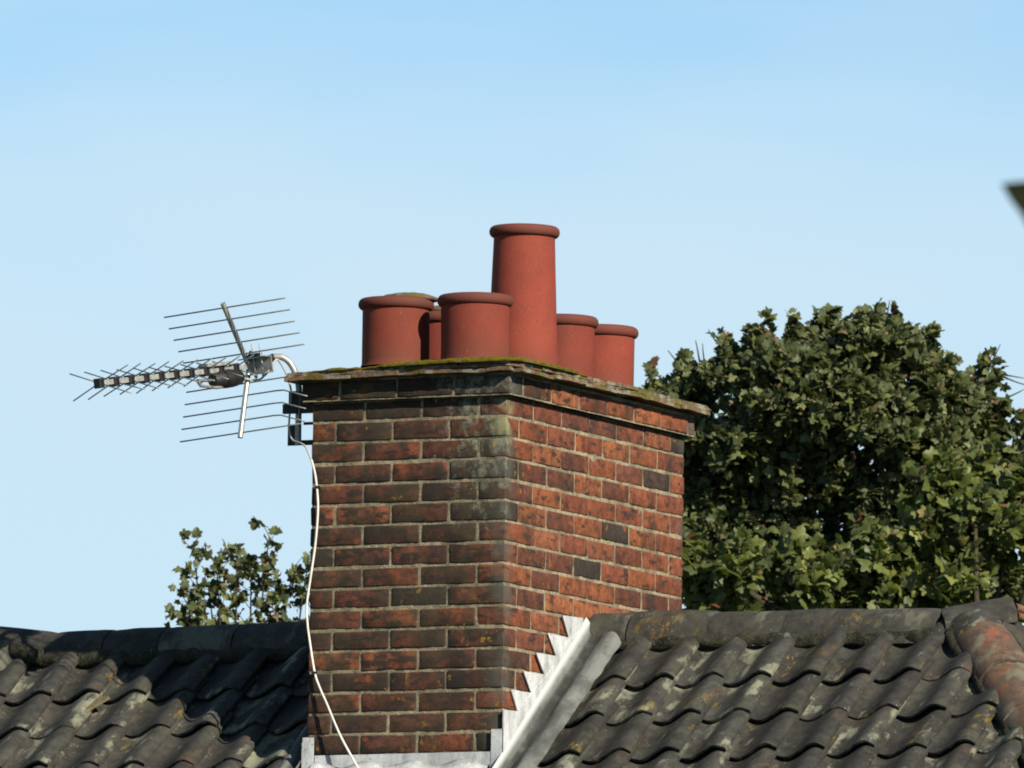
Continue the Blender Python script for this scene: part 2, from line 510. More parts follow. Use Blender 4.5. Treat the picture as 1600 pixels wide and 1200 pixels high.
def brick_mesh(lx, ly, lz, seed):
    r = 0.0042
    def ticks(L, n):
        return [0.0, r] + [r + (L - 2*r) * (i + 1) / (n + 1) for i in range(n)] + [L - r, L]
    X, Y, Z = ticks(lx, max(1, int(lx / .06))), ticks(ly, max(1, int(ly / .06))), ticks(lz, 0)
    nx, ny, nz = len(X), len(Y), len(Z)
    idx, vs, fs = {}, [], []
    def vid(i, j, k):
        if (i, j, k) not in idx:
            p = Vector((X[i], Y[j], Z[k])); c = Vector([min(max(p[a], r), (lx, ly, lz)[a] - r) for a in range(3)])
            d = p - c
            if d.length > 1e-9: p = c + d.normalized() * r * (1.0 + 0.0)
            q = p * 22 + Vector((seed * 3.1, seed * 1.7, seed * 5.3))
            d3 = Vector((noise.noise(q), noise.noise(q + Vector((9, 0, 0))), noise.noise(q + Vector((0, 9, 0)))))
            idx[(i, j, k)] = len(vs)
            vs.append(p - Vector((lx, ly, lz)) / 2 + d3 * 0.0024)
        return idx[(i, j, k)]
    for i in range(nx - 1):
        for j in range(ny - 1):
            fs.append((vid(i,j,0), vid(i,j+1,0), vid(i+1,j+1,0), vid(i+1,j,0)))
            fs.append((vid(i,j,nz-1), vid(i+1,j,nz-1), vid(i+1,j+1,nz-1), vid(i,j+1,nz-1)))
    for i in range(nx - 1):
        for k in range(nz - 1):
            fs.append((vid(i,0,k), vid(i+1,0,k), vid(i+1,0,k+1), vid(i,0,k+1)))
            fs.append((vid(i,ny-1,k), vid(i,ny-1,k+1), vid(i+1,ny-1,k+1), vid(i+1,ny-1,k)))
    for j in range(ny - 1):
        for k in range(nz - 1):
            fs.append((vid(0,j,k), vid(0,j,k+1), vid(0,j+1,k+1), vid(0,j+1,k)))
            fs.append((vid(nx-1,j,k), vid(nx-1,j+1,k), vid(nx-1,j+1,k+1), vid(nx-1,j,k+1)))
    return mesh('brick', vs, fs, M_BRICK)

BL, BW, BH = 0.215, 0.1025, CH - 0.0098
BRICKS = [brick_mesh(BL, BW, BH, s) for s in range(8)]
RED = [(0.225, 0.073, 0.037), (0.26, 0.088, 0.041), (0.20, 0.062, 0.034), (0.235, 0.085, 0.045), (0.275, 0.098, 0.046), (0.175, 0.057, 0.034), (0.22, 0.068, 0.034)]
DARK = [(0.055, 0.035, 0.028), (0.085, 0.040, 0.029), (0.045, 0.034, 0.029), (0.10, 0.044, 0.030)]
MIDT = [(0.135, 0.048, 0.033), (0.12, 0.045, 0.030), (0.15, 0.055, 0.035)]
hidden = Geo()
N_BR = [0]
def lay(x0, x1, y0, y1, z, show):
    """One brick filling the plan rectangle, along whichever axis is longer."""
    along_x = (x1 - x0) >= (y1 - y0)
    L, Wd = (x1 - x0, y1 - y0) if along_x else (y1 - y0, x1 - x0)
    me = BRICKS[rng.randrange(len(BRICKS))]
    flip = rng.choice((0, math.pi))
    j = lambda a: rng.uniform(-a, a)
    m = Matrix.Translation(Vector(((x0+x1)/2 + j(.0016), (y0+y1)/2 + j(.0016), z + BH/2 + j(.0015))))
    m = m @ Matrix.Rotation((0 if along_x else math.pi/2) + flip + j(.006), 4, 'Z') @ Matrix.Rotation(j(.008), 4, 'Y')
    m = m @ Matrix.Diagonal((L/BL, Wd/BW, 1 + j(.025), 1))
    r = rng.random()
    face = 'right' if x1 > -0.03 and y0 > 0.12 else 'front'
    if z > CH * .9 and face == 'front': c = rng.choice(DARK)  # oversailing course front: the capping's shade is put into these brick colours
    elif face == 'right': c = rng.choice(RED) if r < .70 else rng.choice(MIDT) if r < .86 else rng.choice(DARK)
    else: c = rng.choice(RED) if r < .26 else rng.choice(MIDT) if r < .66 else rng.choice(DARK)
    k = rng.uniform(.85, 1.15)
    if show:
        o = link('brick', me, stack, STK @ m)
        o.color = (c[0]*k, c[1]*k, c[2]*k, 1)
        N_BR[0] += 1
    else:
        hidden.add([STK @ m @ v.co for v in me.vertices], [tuple(p.vertices) for p in me.polygons])

def course(z, kind, e=0.0):
    """e pushes every face out (the oversailing course)."""
    g = 0.0095
    xl, xr, y0, y1 = -LW - e, e, -e, LD + e
    vis = z > -1.36
    # front face, laid from the near right-hand corner
    if kind == 'A':    # the right face's stretcher owns the near corner
        x = xr - BW - g
    else:
        x = xr
    while x - xl > BL + 0.03:
        lay(x - BL, x, y0, y0 + BW, z, vis); x -= BL + g
    if x - xl > 0.03: lay(xl, x, y0, y0 + (BW if x - xl > .12 else BL), z, vis)
    # right face
    y = y0 if kind == 'A' else y0 + BW + g
    while y1 - y > BL + 0.03:
        lay(xr - BW, xr, y, y + BL, z, vis and z > -1.28 ); y += BL + g
    if y1 - y > 0.02: lay(xr - BW, xr, y, y1, z, vis and z > -.75)
    # back and left faces (not in view)
    x = xr - BW - g
    while x - xl > 0.03:
        lay(max(xl, x - BL), x, y1 - BW, y1, z, False); x -= BL + g
    y = y0 + (BW + g if (kind == 'A') else BL + g)
    while y < y1 - BW - .04:
        lay(xl, xl + BW, y, min(y + BL, y1 - BW - g), z, False); y += BL + g

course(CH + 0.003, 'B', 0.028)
for k in range(-1, 20):
    course(-CH * (k + 1) + 0.0098/2, 'A' if k % 2 else 'B')
hb = hidden.build('brickwork', M_BRICK, stack)
hb.color = (0.11, 0.045, 0.03, 1); hb['kind'] = 'stuff'

def mortar_block(lo, hi, step=0.017, amp=0.0022):
    """A rough-faced block: the mortar that shows between the bricks."""
    vs, fs = [], []
    def face(o, a, b, n):
        na, nb = max(1, int(a.length / step)), max(1, int(b.length / step))
        base = len(vs)
        for i in range(na + 1):
            for k in range(nb + 1):
                p = o + a * (i / na) + b * (k / nb)
                d = noise.noise(p * 45) * amp + noise.noise(p * 120) * amp * .7
                vs.append(p + n * d)
        for i in range(na):
            for k in range(nb):
                q = base + i*(nb+1) + k
                fs.append((q, q + nb + 1, q + nb + 2, q + 1))
    lo, hi = Vector(lo), Vector(hi); d = hi - lo
    X, Y, Z = Vector((d.x,0,0)), Vector((0,d.y,0)), Vector((0,0,d.z))
    face(lo, X, Z, Vector((0,-1,0))); face(lo + X, Y, Z, Vector((1,0,0)))
    face(lo + Y + X, -X, Z, Vector((0,1,0))); face(lo + Y, -Y, Z, Vector((-1,0,0)))
    b = len(vs); vs.extend([lo+Z, lo+Z+X, lo+Z+X+Y, lo+Z+Y]); fs.append((b, b+1, b+2, b+3))
    return vs, fs
g = Geo()
i_ = 0.0034
g.add(*mortar_block((-LW + i_, i_, -1.7), (-i_, LD - i_, CH)))
g.add(*mortar_block((-LW - .028 + i_, -.028 + i_, CH - .002), (.028 - i_, LD + .028 - i_, 2*CH + .004)))
g.v = [STK @ v for v in g.v]
g.build('mortar', M_MORTAR, stack)

# capping: two courses of plain clay tiles round the edge, flaunching inside, moss on top
def slab(lx, ly, lz, seed, nx=7, ny=5):
    """A worn clay tile: uneven outline, slightly sagging."""
    vs, fs = [], []
    for s_ in (0, 1):
        for i in range(nx + 1):
            for j in range(ny + 1):
                x, y = lx * (i / nx - .5), ly * (j / ny - .5)
                q = Vector((x * 14 + seed * 7.7, y * 14 - seed * 3.3, seed))
                ex = .005 * noise.noise(q * 1.9) if i in (0, nx) else 0
                ey = .006 * noise.noise(q * 2.3 + Vector((5, 0, 0))) if j in (0, ny) else 0
                z = (s_ - .5) * lz + .0065 * noise.noise(q)
                if i in (0, nx) or j in (0, ny): z *= .72
                vs.append(Vector((x + ex, y + ey, z)))
    n1 = (nx + 1) * (ny + 1)
    for i in range(nx):
        for j in range(ny):
            a = i*(ny+1)+j
            fs.append((a, a+1, a+ny+2, a+ny+1)); fs.append((n1+a, n1+a+ny+1, n1+a+ny+2, n1+a+1))
    for i in range(nx):
        a = i*(ny+1); b = a + ny
        fs.append((a, a+ny+1, n1+a+ny+1, n1+a)); fs.append((b, n1+b, n1+b+ny+1, b+ny+1))
    for j in range(ny):
        a = j; b = nx*(ny+1) + j
        fs.append((a, n1+a, n1+a+1, a+1)); fs.append((b, b+1, n1+b+1, n1+b))
    return vs, fs
CAPS = [mesh('capping_tile', *slab(.262, .165, .0175, s_ + 1), M_CAP, False) for s_ in range(6)]
for m_ in CAPS: m_.polygons.foreach_set('use_smooth', [True] * len(m_.polygons)); sharp(m_, 50)
def cap_z(x, y):            # the top has settled to the left
    return 0.012 * (x / .8) + 0.004 * noise.noise((x * 3, y * 3, 1))
ov = 0.076
def cap_row(layer):
    z = (0.1605, 0.1815)[layer]
    o2 = ov + (0.0, -0.004)[layer]
    sh = (0.0, 0.13)[layer]
    def put(x, y, rot, sx=1.0, sy=1.0, droop=0.0):
        m = Matrix.Translation(Vector((x + rng.uniform(-.005,.005), y + rng.uniform(-.005,.005), z + cap_z(x, y) + rng.uniform(-.003,.0035))))
        m = m @ Matrix.Rotation(rot + rng.uniform(-.025, .025), 4, 'Z') @ Matrix.Rotation(rng.uniform(.0, .05) + droop, 4, 'X') @ Matrix.Rotation(rng.uniform(-.02, .02), 4, 'Y')
        m = m @ Matrix.Diagonal((sx, sy, 1, 1))
        link('capping_tile', CAPS[rng.randrange(6)], stack, STK @ m)
    x0, x1, y0, y1 = -LW - o2, o2, -o2, LD + o2
    # front edge and back edge
    xs = x0
    first = sh
    cuts = [x0] + [x0 + .262 * i - (0 if i == 0 else first * .8) for i in range(1, 5)]
    cuts = sorted([c for c in cuts if x0 <= c < x1 - .06]) + [x1 - .03]
    for a, b in zip(cuts[:-1], cuts[1:]):
        if b - a < .05: continue
        put((a + b) / 2, y0 + .0825, 0, (b - a - .002) / .262)
        put((a + b) / 2, y1 - .0825, math.pi, (b - a - .002) / .262)
    # right and left edges
    ya, yb = y0 + .03, y1 - .02
    cuts = [ya] + [ya + .262 * i - first * .7 for i in range(1, 8)]
    cuts = sorted([c for c in cuts if ya <= c < yb - .06]) + [yb]
    for a, b in zip(cuts[:-1], cuts[1:]):
        if b - a < .05: continue
        put(x1 - .0825, (a + b) / 2, math.pi / 2, (b - a - .002) / .262)
        put(x0 + .0825, (a + b) / 2, -math.pi / 2, (b - a - .002) / .262)
cap_row(0); cap_row(1)

def rim(inset, n=170):
    """Points round the capping's edge, near corner rounded."""
    x0, x1, y0, y1 = -LW - ov + inset, ov - inset, -ov + inset, LD + ov - inset
    pts = []
    for (a, b) in (((x0, y0), (x1 - .03, y0)), ((x1 - .03, y0), (x1, y0 + .03)), ((x1, y0 + .03), (x1, y1)), ((x1, y1), (x0, y1)), ((x0, y1), (x0, y0))):
        d = math.hypot(b[0]-a[0], b[1]-a[1]); k = max(1, int(d / .014))
        pts += [(a[0] + (b[0]-a[0]) * i / k, a[1] + (b[1]-a[1]) * i / k) for i in range(k)]
    return pts
# lumpy mortar squeezed out between the two tile courses
g = Geo()
P = rim(.012)
vs, fs = [], []
for i, (x, y) in enumerate(P):
    zc = .171 + cap_z(x, y)
    for k in range(6):
        th = 2 * math.pi * k / 6
        rr = .0085 * (1 + .8 * noise.noise((x * 22, y * 22, k * .8)))
        c = Vector((x, y, zc)); out = Vector((x + LW/2, (y - LD/2) * .6, 0)).normalized()
        vs.append(c + out * rr * 1.1 * math.cos(th) + Vector((0, 0, rr * .8 * math.sin(th))))
n = len(P)
for i in range(n):
    for k in range(6):
        fs.append((i*6+k, ((i+1)%n)*6+k, ((i+1)%n)*6+(k+1)%6, i*6+(k+1)%6))
g.add([STK @ v for v in vs], fs)
o = g.build('mortar_joint', M_CAP, stack)
# flaunching
def heap(pts_fn, nu, nv, name, mat, parent, pre=None, closed=False):
    vs, fs = [], []
    for i in range(nu + 1):
        for j in range(nv + 1):
            vs.append(pts_fn(i / nu, j / nv))
    for i in range(nu):
        for j in range(nv):
            a = i*(nv+1)+j
            fs.append((a, a+nv+1, a+nv+2, a+1))
    if pre is not None: vs = [pre @ v for v in vs]
    return link(name, mesh(name, vs, fs, mat), parent)
def flaunch(u, v):
    x, y = -LW - .06 + u * (LW + .12), -.06 + v * (LD + .12)
    e = min(u, 1 - u, v * 1.6, (1 - v) * 1.6)
    z = .182 + .03 * min(1, e / .22) + .006 * noise.noise((x * 12, y * 12, 4)) + cap_z(x, y)
    return Vector((x, y, z))
heap(flaunch, 44, 70, 'flaunching', M_CAP, stack, STK)
# moss cushions along the capping's edge, thickest at the near corner
vs, fs = [], []
P = rim(.016)
n = len(P)
sel = [i for i, (x, y) in enumerate(P) if y < .75 and (y < .1 or x > -.1)]
dens = lambda x, y: max(0.0, 1.0 - max(abs(x + .05) / .80, y / .70))
prev = None
SEG = 9
for i in sel:
    x, y = P[i]
    amt = dens(x, y) * 1.6 + .75 * noise.noise((x * 7, y * 7, 2.2)) + .3 * noise.noise((x * 25, y * 25, 1))
    amt = max(0.0, min(1.0, amt))
    out = Vector((0, -1, 0)) if x < .03 and y < 0 else Vector((1, 0, 0)) if y > 0.0 else Vector((.7, -.7, 0))
    for k in range(SEG):
        th = math.pi * (k / (SEG - 1)) * 1.15 - .30
        rr = (.001 + amt * (.023 + .007 * noise.noise((x * 40, y * 40, k))))
        c = Vector((x, y, .1885 + cap_z(x, y) - .004 * (1 - amt)))
        vs.append(c + out * (math.cos(th) * (rr * 1.15 + .003)) + Vector((0, 0, math.sin(th) * rr * .62)) - out * (1 - math.cos(th)) * .012)
    cur = len(vs) - SEG
    if prev is not None:
        for k in range(SEG - 1): fs.append((prev + k, cur + k, cur + k + 1, prev + k + 1))
    prev = cur
o = link('moss', mesh('moss', [STK @ v for v in vs], fs, M_MOSS), stack)
o['kind'] = 'stuff'

# ------------------------------------------------------------------ lead work round the stack
PITCH = RAD(38.5)
TAN = math.tan(PITCH)
RY, RZ = 0.74, -0.68                 # ridge line of the tile plane
plane = lambda y: RZ + (y - RY) * TAN
tops = [(0.61, -.662), (0.445, -.662), (0.34, -.736), (0.245, -.81), (0.14, -.883), (0.036, -.957), (-.004, -1.03)]
def fold(y): return plane(y) + .098 + .006 * noise.noise((y * 9, 0, 3))
out = [(.61, -.655)]
z0 = -CH * 9
ys = [.44, .335, .245, .14, .04]
for k in range(5):
    zk = -CH * (9 + k) + .002
    out.append((ys[k], zk))
    nx_y = ys[k] + .068
    out.append((ys[k] + .07 if k < 4 else ys[k] + .05, zk - CH + .001))
out += [(-.004, -CH * 14 - .0)]
low = [(-.004, fold(-.004) - .02)] + [(y, fold(y) - .012) for y in (.08, .16, .24, .32, .40, .48, .56, .61)]
out = [(y + rng.uniform(-.010, .010) * (0 < i_ < len(out) - 1), z + rng.uniform(-.004, .003)) for i_, (y, z) in enumerate(out)]
ring = out + low
def tri_area(a, b, c): return (b[0]-a[0])*(c[1]-a[1]) - (b[1]-a[1])*(c[0]-a[0])
def ear_clip(P):
    idx = list(range(len(P)))
    if sum(P[i][0]*P[(i+1)%len(P)][1] - P[(i+1)%len(P)][0]*P[i][1] for i in range(len(P))) < 0: idx.reverse()
    tris = []
    while len(idx) > 3:
        for q in range(len(idx)):
            a, b, c = idx[q-1], idx[q], idx[(q+1) % len(idx)]
            if tri_area(P[a], P[b], P[c]) <= 1e-12: continue
            if any(k not in (a, b, c) and tri_area(P[a], P[b], P[k]) >= 0 and tri_area(P[b], P[c], P[k]) >= 0 and tri_area(P[c], P[a], P[k]) >= 0 for k in idx): continue
            tris.append((a, b, c)); idx.pop(q); break
        else: break
    tris.append(tuple(idx)); return tris
T3 = ear_clip(ring); nr_ = len(ring)
vs = [STK @ Vector((.0105 - .002 * math.sin(y * 40), y, z)) for y, z in ring] + [STK @ Vector((.005, y, z)) for y, z in ring]
fs = [t_ for t_ in T3] + [tuple(i + nr_ for i in reversed(t_)) for t_ in T3] + [(i, i + nr_, (i + 1) % nr_ + nr_, (i + 1) % nr_) for i in range(nr_)]
me = mesh('stepped_flashing', vs, fs, M_LEAD, False)
link('stepped_flashing', me, stack)
# lead turned round the near corner onto the front
g = Geo()
for (xa, za, zb, y) in ((-.036, -1.098, -1.31, -.009), ):
    g.box((xa, y - .003, zb), (.011, y, za))
g.box((.0075, -.012, -1.31), (.0115, .03, -1.032))
g.v = [STK @ v for v in g.v]
g.build('corner_flashing', M_LEAD, stack, False)
def cove(side):
    """Concave lead from the wall down onto the tiles beside the stack."""
    x0 = .004 if side > 0 else -LW - .004
    def fn(u, v):
        y = .645 - u * 1.0
        wv = .014 * noise.noise((u * 7, v * 3, side * 5)) + .006 * noise.noise((u * 22, v * 6, side))
        wd = .122 + .05 * max(0, y) + .014 * noise.noise((u * 6, 2, side)) + .007 * noise.noise((u * 23, 5, side))
        x = v * wd
        h = float(np.interp(v, [0, .07, .16, .28, .40, .55, .68, .80, .92, 1.0], [.104, .090, .062, .050, .052, .066, .074, .070, .058, .044]))
        h += wv * .8 * math.sin(math.pi * min(1, v * 1.05))
        if y < -.002: h = min(h, .10)
        return Vector((x0 + side * (.004 + x), y + .02 * v, plane(y) + h))
    return fn
for side_ in (1, -1):
    o = heap(cove(side_), 60, 22, 'lead_gutter', M_FILLET, stack, STK)
    at = o.data.attributes.new('across', 'FLOAT', 'POINT')
    at.data.foreach_set('value', [j / 22 for i in range(61) for j in range(23)])
def apron(u, v):
    x = -.726 + u * .690
    if v < .4:
        return Vector((x, -.011 - .002 * noise.noise((x * 9, v, 0)), -1.176 - .11 * v / .4))
    w = (v - .4) / .6
    y = -.014 - .20 * w
    return Vector((x, y, plane(y) + .078 - .012 * w + .010 * math.sin(x * 33) + .005 * noise.noise((x * 15, y * 9, 7))))
heap(apron, 48, 14, 'front_apron', M_LEAD, stack, STK)
g = Geo()
g.box((-.772, -.016, -1.30), (-.729, -.0125, -1.112))
g.box((-.775, -.016, -1.30), (-.7715, .10, -1.13))
g.v = [STK @ v for v in g.v]
g.build('corner_flashing', M_LEAD, stack, False)

# ------------------------------------------------------------------ chimney pots
def lathe(prof, n=56):
    vs, fs = [], []
    for (r, z) in prof:
        for k in range(n):
            th = 2 * math.pi * k / n
            vs.append(Vector((r * math.cos(th), r * math.sin(th), z)))
    for i in range(len(prof) - 1):
        for k in range(n):
            fs.append((i*n+k, i*n+(k+1)%n, (i+1)*n+(k+1)%n, (i+1)*n+k))
    return vs, fs
def pot_profile(h, rb, rt, lip):
    p = [(rb + .004, 0), (rb, .01)]
    for i in range(1, 12): p.append((rb + (rt - rb) * i / 11, .01 + (h - .066) * i / 11))
    zb = h - .054
    p += [(rt, zb), (rt, zb + .009), (rt, zb + .013)]
    c, rr = h - .0200, .0200
    for i in range(11):
        th = -math.pi / 2 + math.pi * i / 10
        p.append((lip - .017 + .017 * math.cos(th) if math.cos(th) > 0 else lip - .017, c + rr * math.sin(th)))
    p += [(rt - .012, h - .004), (rt - .020, h - .02), (rt - .020, h - .15)]
    return p
POTS = [
    ('stubby red clay chimney pot at the left end, mossy slab on its mouth', -.524, .17, .205, .243, .119, .119, .1345, .002),
    ('stubby red clay chimney pot nearest the mossy corner, in front of the tall pot', -.211, .17, .205, .244, .1205, .1205, .1345, -.004),
    ('tall tapering red clay chimney pot, twice as high as the others', -.211, .548, .205, .532, .127, .109, .1255, .006),
    ('stubby red clay chimney pot just behind and right of the tall pot', -.211, .862, .205, .243, .1195, .1195, .134, .004),
    ('stubby red clay chimney pot at the far right end of the row, beside the sycamore', -.211, 1.19, .205, .242, .1195, .1195, .134, .0),
    ('red clay chimney pot mostly hidden between the two front pots, grey lid on top', -.524, .56, .205, .232, .119, .119, .134, .0),
]
for lab, x, y, z, h, rb, rt, lip, lean in POTS:
    me = mesh('chimney_pot', *lathe(pot_profile(h, rb, rt, lip)), M_POT)
    for v in me.vertices:
        v.co += Vector((noise.noise(v.co * 9 + Vector((x * 9, y, 0))), noise.noise(v.co * 9 + Vector((0, y * 7, 5))), 0)) * .0012
    o = link('chimney_pot', me)
    o.location = (x, y, z); o.rotation_euler = (lean, lean * .7, rng.uniform(0, 6))
    o.color = (1, 1, 1, h)
    tag(o, lab, 'chimney pot', 'red clay pots on the chimney stack')
def lid(label, x, y, z, r, th, mat, tilt):
    vs, fs = [], []
    n = 28
    prof = [(0, th), (.35, th * .95), (.65, th * .8), (.9, th * .55), (1.0, th * .30), (.97, 0), (.5, -.002), (0, -.002)]
    for (q, zz) in prof:
        for k in range(n):
            a = 2 * math.pi * k / n
            rr = r * q * (1 + .10 * noise.noise((math.cos(a) * 1.7 + x * 5, math.sin(a) * 1.7, 3)))
            vs.append(Vector((rr * math.cos(a), rr * math.sin(a), zz + .004 * noise.noise((rr * 30, a * 2, 1)))))
    for i in range(len(prof) - 1):
        for k in range(n): fs.append((i*n+k, i*n+(k+1)%n, (i+1)*n+(k+1)%n, (i+1)*n+k))
    o = link('capping_slab', mesh('capping_slab', vs, fs, mat))
    o.location = (x, y, z); o.rotation_euler = tilt
    tag(o, label, 'pot lid')
lid('flat mossy yellow-green slab lying over the mouth of the leftmost pot', -.478, .20, .4470, .100, .026, M_CAP, (.02, .05, 0))
lid('grey lichened slab over the pot half hidden between the front pots', -.52, .56, .436, .115, .030, M_CAP, (0, .03, .6))

# ------------------------------------------------------------------ house and roof
house = empty('house', (-.46, RY, GZ))
tag(house, 'house under a hipped roof of dark lichened pantiles, with half-round ridge tiles', 'house')
HSE = Matrix.Translation(Vector((.46, -RY, -GZ)))
XL, XR, KH = -2.33, 1.48, 1.09        # ridge ends; hip runs KH back per unit along
DEP = 3.6                             # plan depth ridge to eaves
EZ = RZ - DEP * TAN
g = Geo()
a, b = Vector((XL, RY, RZ - .05)), Vector((XR, RY, RZ - .05))
c1, c2 = Vector((XL - DEP/KH, RY - DEP, EZ - .05)), Vector((XR + DEP/KH, RY - DEP, EZ - .05))
c3, c4 = Vector((XR + DEP/KH, RY + DEP, EZ - .05)), Vector((XL - DEP/KH, RY + DEP, EZ - .05))
g.add([HSE @ p for p in (a, b, c1, c2, c3, c4)], [(2, 3, 1, 0), (3, 4, 1), (4, 5, 0, 1), (5, 2, 0), (2, 5, 4, 3)])
g.build('roof_deck', M_DECK, house, False)
g = Geo()
wx0, wx1, wy0, wy1 = c1.x + .3, c2.x - .3, c1.y + .3, c3.y - .3
for lo, hi in (((wx0, wy0), (wx1, wy0 + .25)), ((wx0, wy1 - .25), (wx1, wy1)), ((wx0, wy0 + .25), (wx0 + .25, wy1 - .25)), ((wx1 - .25, wy0 + .25), (wx1, wy1 - .25))):
    o_ = Geo(); o_.box((lo[0], lo[1], GZ - .3), (hi[0], hi[1], EZ - .06))
    o_.v = [HSE @ v for v in o_.v]
    o_.build('wall', M_WALL, house, False)

# pantiles
def prof_pts(n):
    ks = [(0, -.004), (.025, -.021), (.05, -.0265), (.08, -.019), (.11, -.002), (.14, .017), (.165, .029), (.185, .029), (.2, .021), (.212, .010)]
    xs = np.linspace(0, .212, n)
    kx, kz = np.array([k[0] for k in ks]), np.array([k[1] for k in ks])
    # Catmull-Rom-like smoothing of the interpolated profile
    fine = np.linspace(0, .212, 200); z = np.interp(fine, kx, kz)
    ker = np.hanning(35); ker /= ker.sum()
    z = np.convolve(np.pad(z, 17, mode='edge'), ker, 'valid')
    return xs, np.interp(xs, fine, z)
def pantile(nu, rows, seed, wscale=1.0, L=.345):
    xs, zs = prof_pts(nu)
    vs, fs = [], []
    th = .013
    for s_ in (0, 1):
        for j, v in enumerate(rows):
            for i in range(nu):
                q = Vector((xs[i] * 9 + seed * 5, v * 9, seed * 2.0))
                wob = .003 * noise.noise(q)
                ed = .004 * noise.noise(Vector((xs[i] * 25, seed, 0))) if j == 0 else 0
                w = .025 - .088 * v + zs[i] * 1.0 + wob - (0 if s_ else th)
                if j == 0: w += (-.003 if s_ else .001)
                vs.append(Vector((xs[i] * wscale, v + ed, w)))
    m = len(rows) * nu
    for j in range(len(rows) - 1):
        for i in range(nu - 1):
            a = j*nu + i
            fs.append((a, a+nu, a+nu+1, a+1)); fs.append((m+a, m+a+1, m+a+nu+1, m+a+nu))
    for i in range(nu - 1):
        fs.append((i, i+1, m+i+1, m+i)); e = (len(rows)-1)*nu + i
        fs.append((e, m+e, m+e+1, e+1))
    for j in range(len(rows) - 1):
        a = j*nu; fs.append((a, m+a, m+a+nu, a+nu)); a = j*nu + nu - 1
        fs.append((a, a+nu, m+a+nu, m+a))
    return vs, fs
PT = []
for s_ in range(6):
    me = mesh('pantile', *pantile(19, [0, .006, .09, .18, .26, .345], s_), M_TILE)
    sharp(me, 55); PT.append(me)
PT_LOW = pantile(10, [0, .17, .345], 3)
GAUGE_Y = .1815
def tile_matrix(x, y, zrot=0.0, pitch=PITCH, z=None, jit=True):
    j = (lambda a: rng.uniform(-a, a)) if jit else (lambda a: 0)
    return Matrix.Translation(Vector((x + j(.004), y + j(.008), (plane(y) if z is None else z) + j(.002)))) @ Matrix.Rotation(zrot, 4, 'Z') @ Matrix.Rotation(pitch + j(.015), 4, 'X') @ Matrix.Rotation(j(.028), 4, 'Z') @ Matrix.Rotation(j(.02), 4, 'Y')
hip_r = lambda x, y: (x - XR) - (RY - y) / KH       # > 0 beyond the right hip
hip_l = lambda x, y: (XL - x) - (RY - y) / KH
def cut_tile(vs, fs, planes):
    bm = bmesh.new()
    bv = [bm.verts.new(v) for v in vs]
    for f in fs:
        try: bm.faces.new([bv[i] for i in f])
        except ValueError: pass
    for co, no in planes:
        gm = bm.verts[:] + bm.edges[:] + bm.faces[:]
        bmesh.ops.bisect_plane(bm, geom=gm, plane_co=co, plane_no=no, clear_outer=True)
    bm.verts.index_update()
    out = ([v.co.copy() for v in bm.verts], [tuple(v.index for v in f.verts) for f in bm.faces])
    bm.free(); return out
HIP_R = (Vector((XR, RY, 0)), Vector((1, 1 / KH, 0)).normalized())
HIP_L = (Vector((XL, RY, 0)), Vector((-1, 1 / KH, 0)).normalized())
rest = Geo()
n_tiles = 0
ROWS = [.44 - GAUGE_Y * k for k in range(22)]
def front_tile(xj, yn, wide):
    global n_tiles
    vis = yn > -.34 and -2.9 < xj < 2.25
    if -.81 < xj < .0 and yn > -.03: return
    corners = [(xj + dx, yn + dy) for dx in (0, .212) for dy in (0, .27)]
    if all(hip_r(*c) > 0 for c in corners) or all(hip_l(*c) > 0 for c in corners): return
    m = tile_matrix(xj, yn) @ Matrix.Diagonal((wide, 1, 1, 1))
    cut = any(hip_r(*c) > 0 for c in corners) or any(hip_l(*c) > 0 for c in corners)
    if vis and not cut:
        link('pantile', PT[rng.randrange(6)], house, HSE @ m); n_tiles += 1
        return
    src = PT[rng.randrange(6)]
    vs, fs = ([v.co for v in src.vertices], [tuple(p.vertices) for p in src.polygons]) if vis else PT_LOW
    vs = [m @ v for v in vs]
    if cut: vs, fs = cut_tile(vs, fs, [HIP_R, HIP_L])
    if not vs: return
    if vis:
        mi = (HSE @ m).inverted()
        me = mesh('pantile', [mi @ (HSE @ v) for v in vs], fs, M_TILE); sharp(me, 55)
        link('pantile', me, house, HSE @ m); n_tiles += 1
    else:
        rest.add([HSE @ v for v in vs], fs)
for yn in ROWS:
    if plane(yn) < EZ - .02: break
    for k in range(-5, 30): front_tile(1.0035 + .1877 * k, yn, 1.0)
    for k in range(8, -30, -1): front_tile(-1.652 + .193 * k, yn, 1.03)
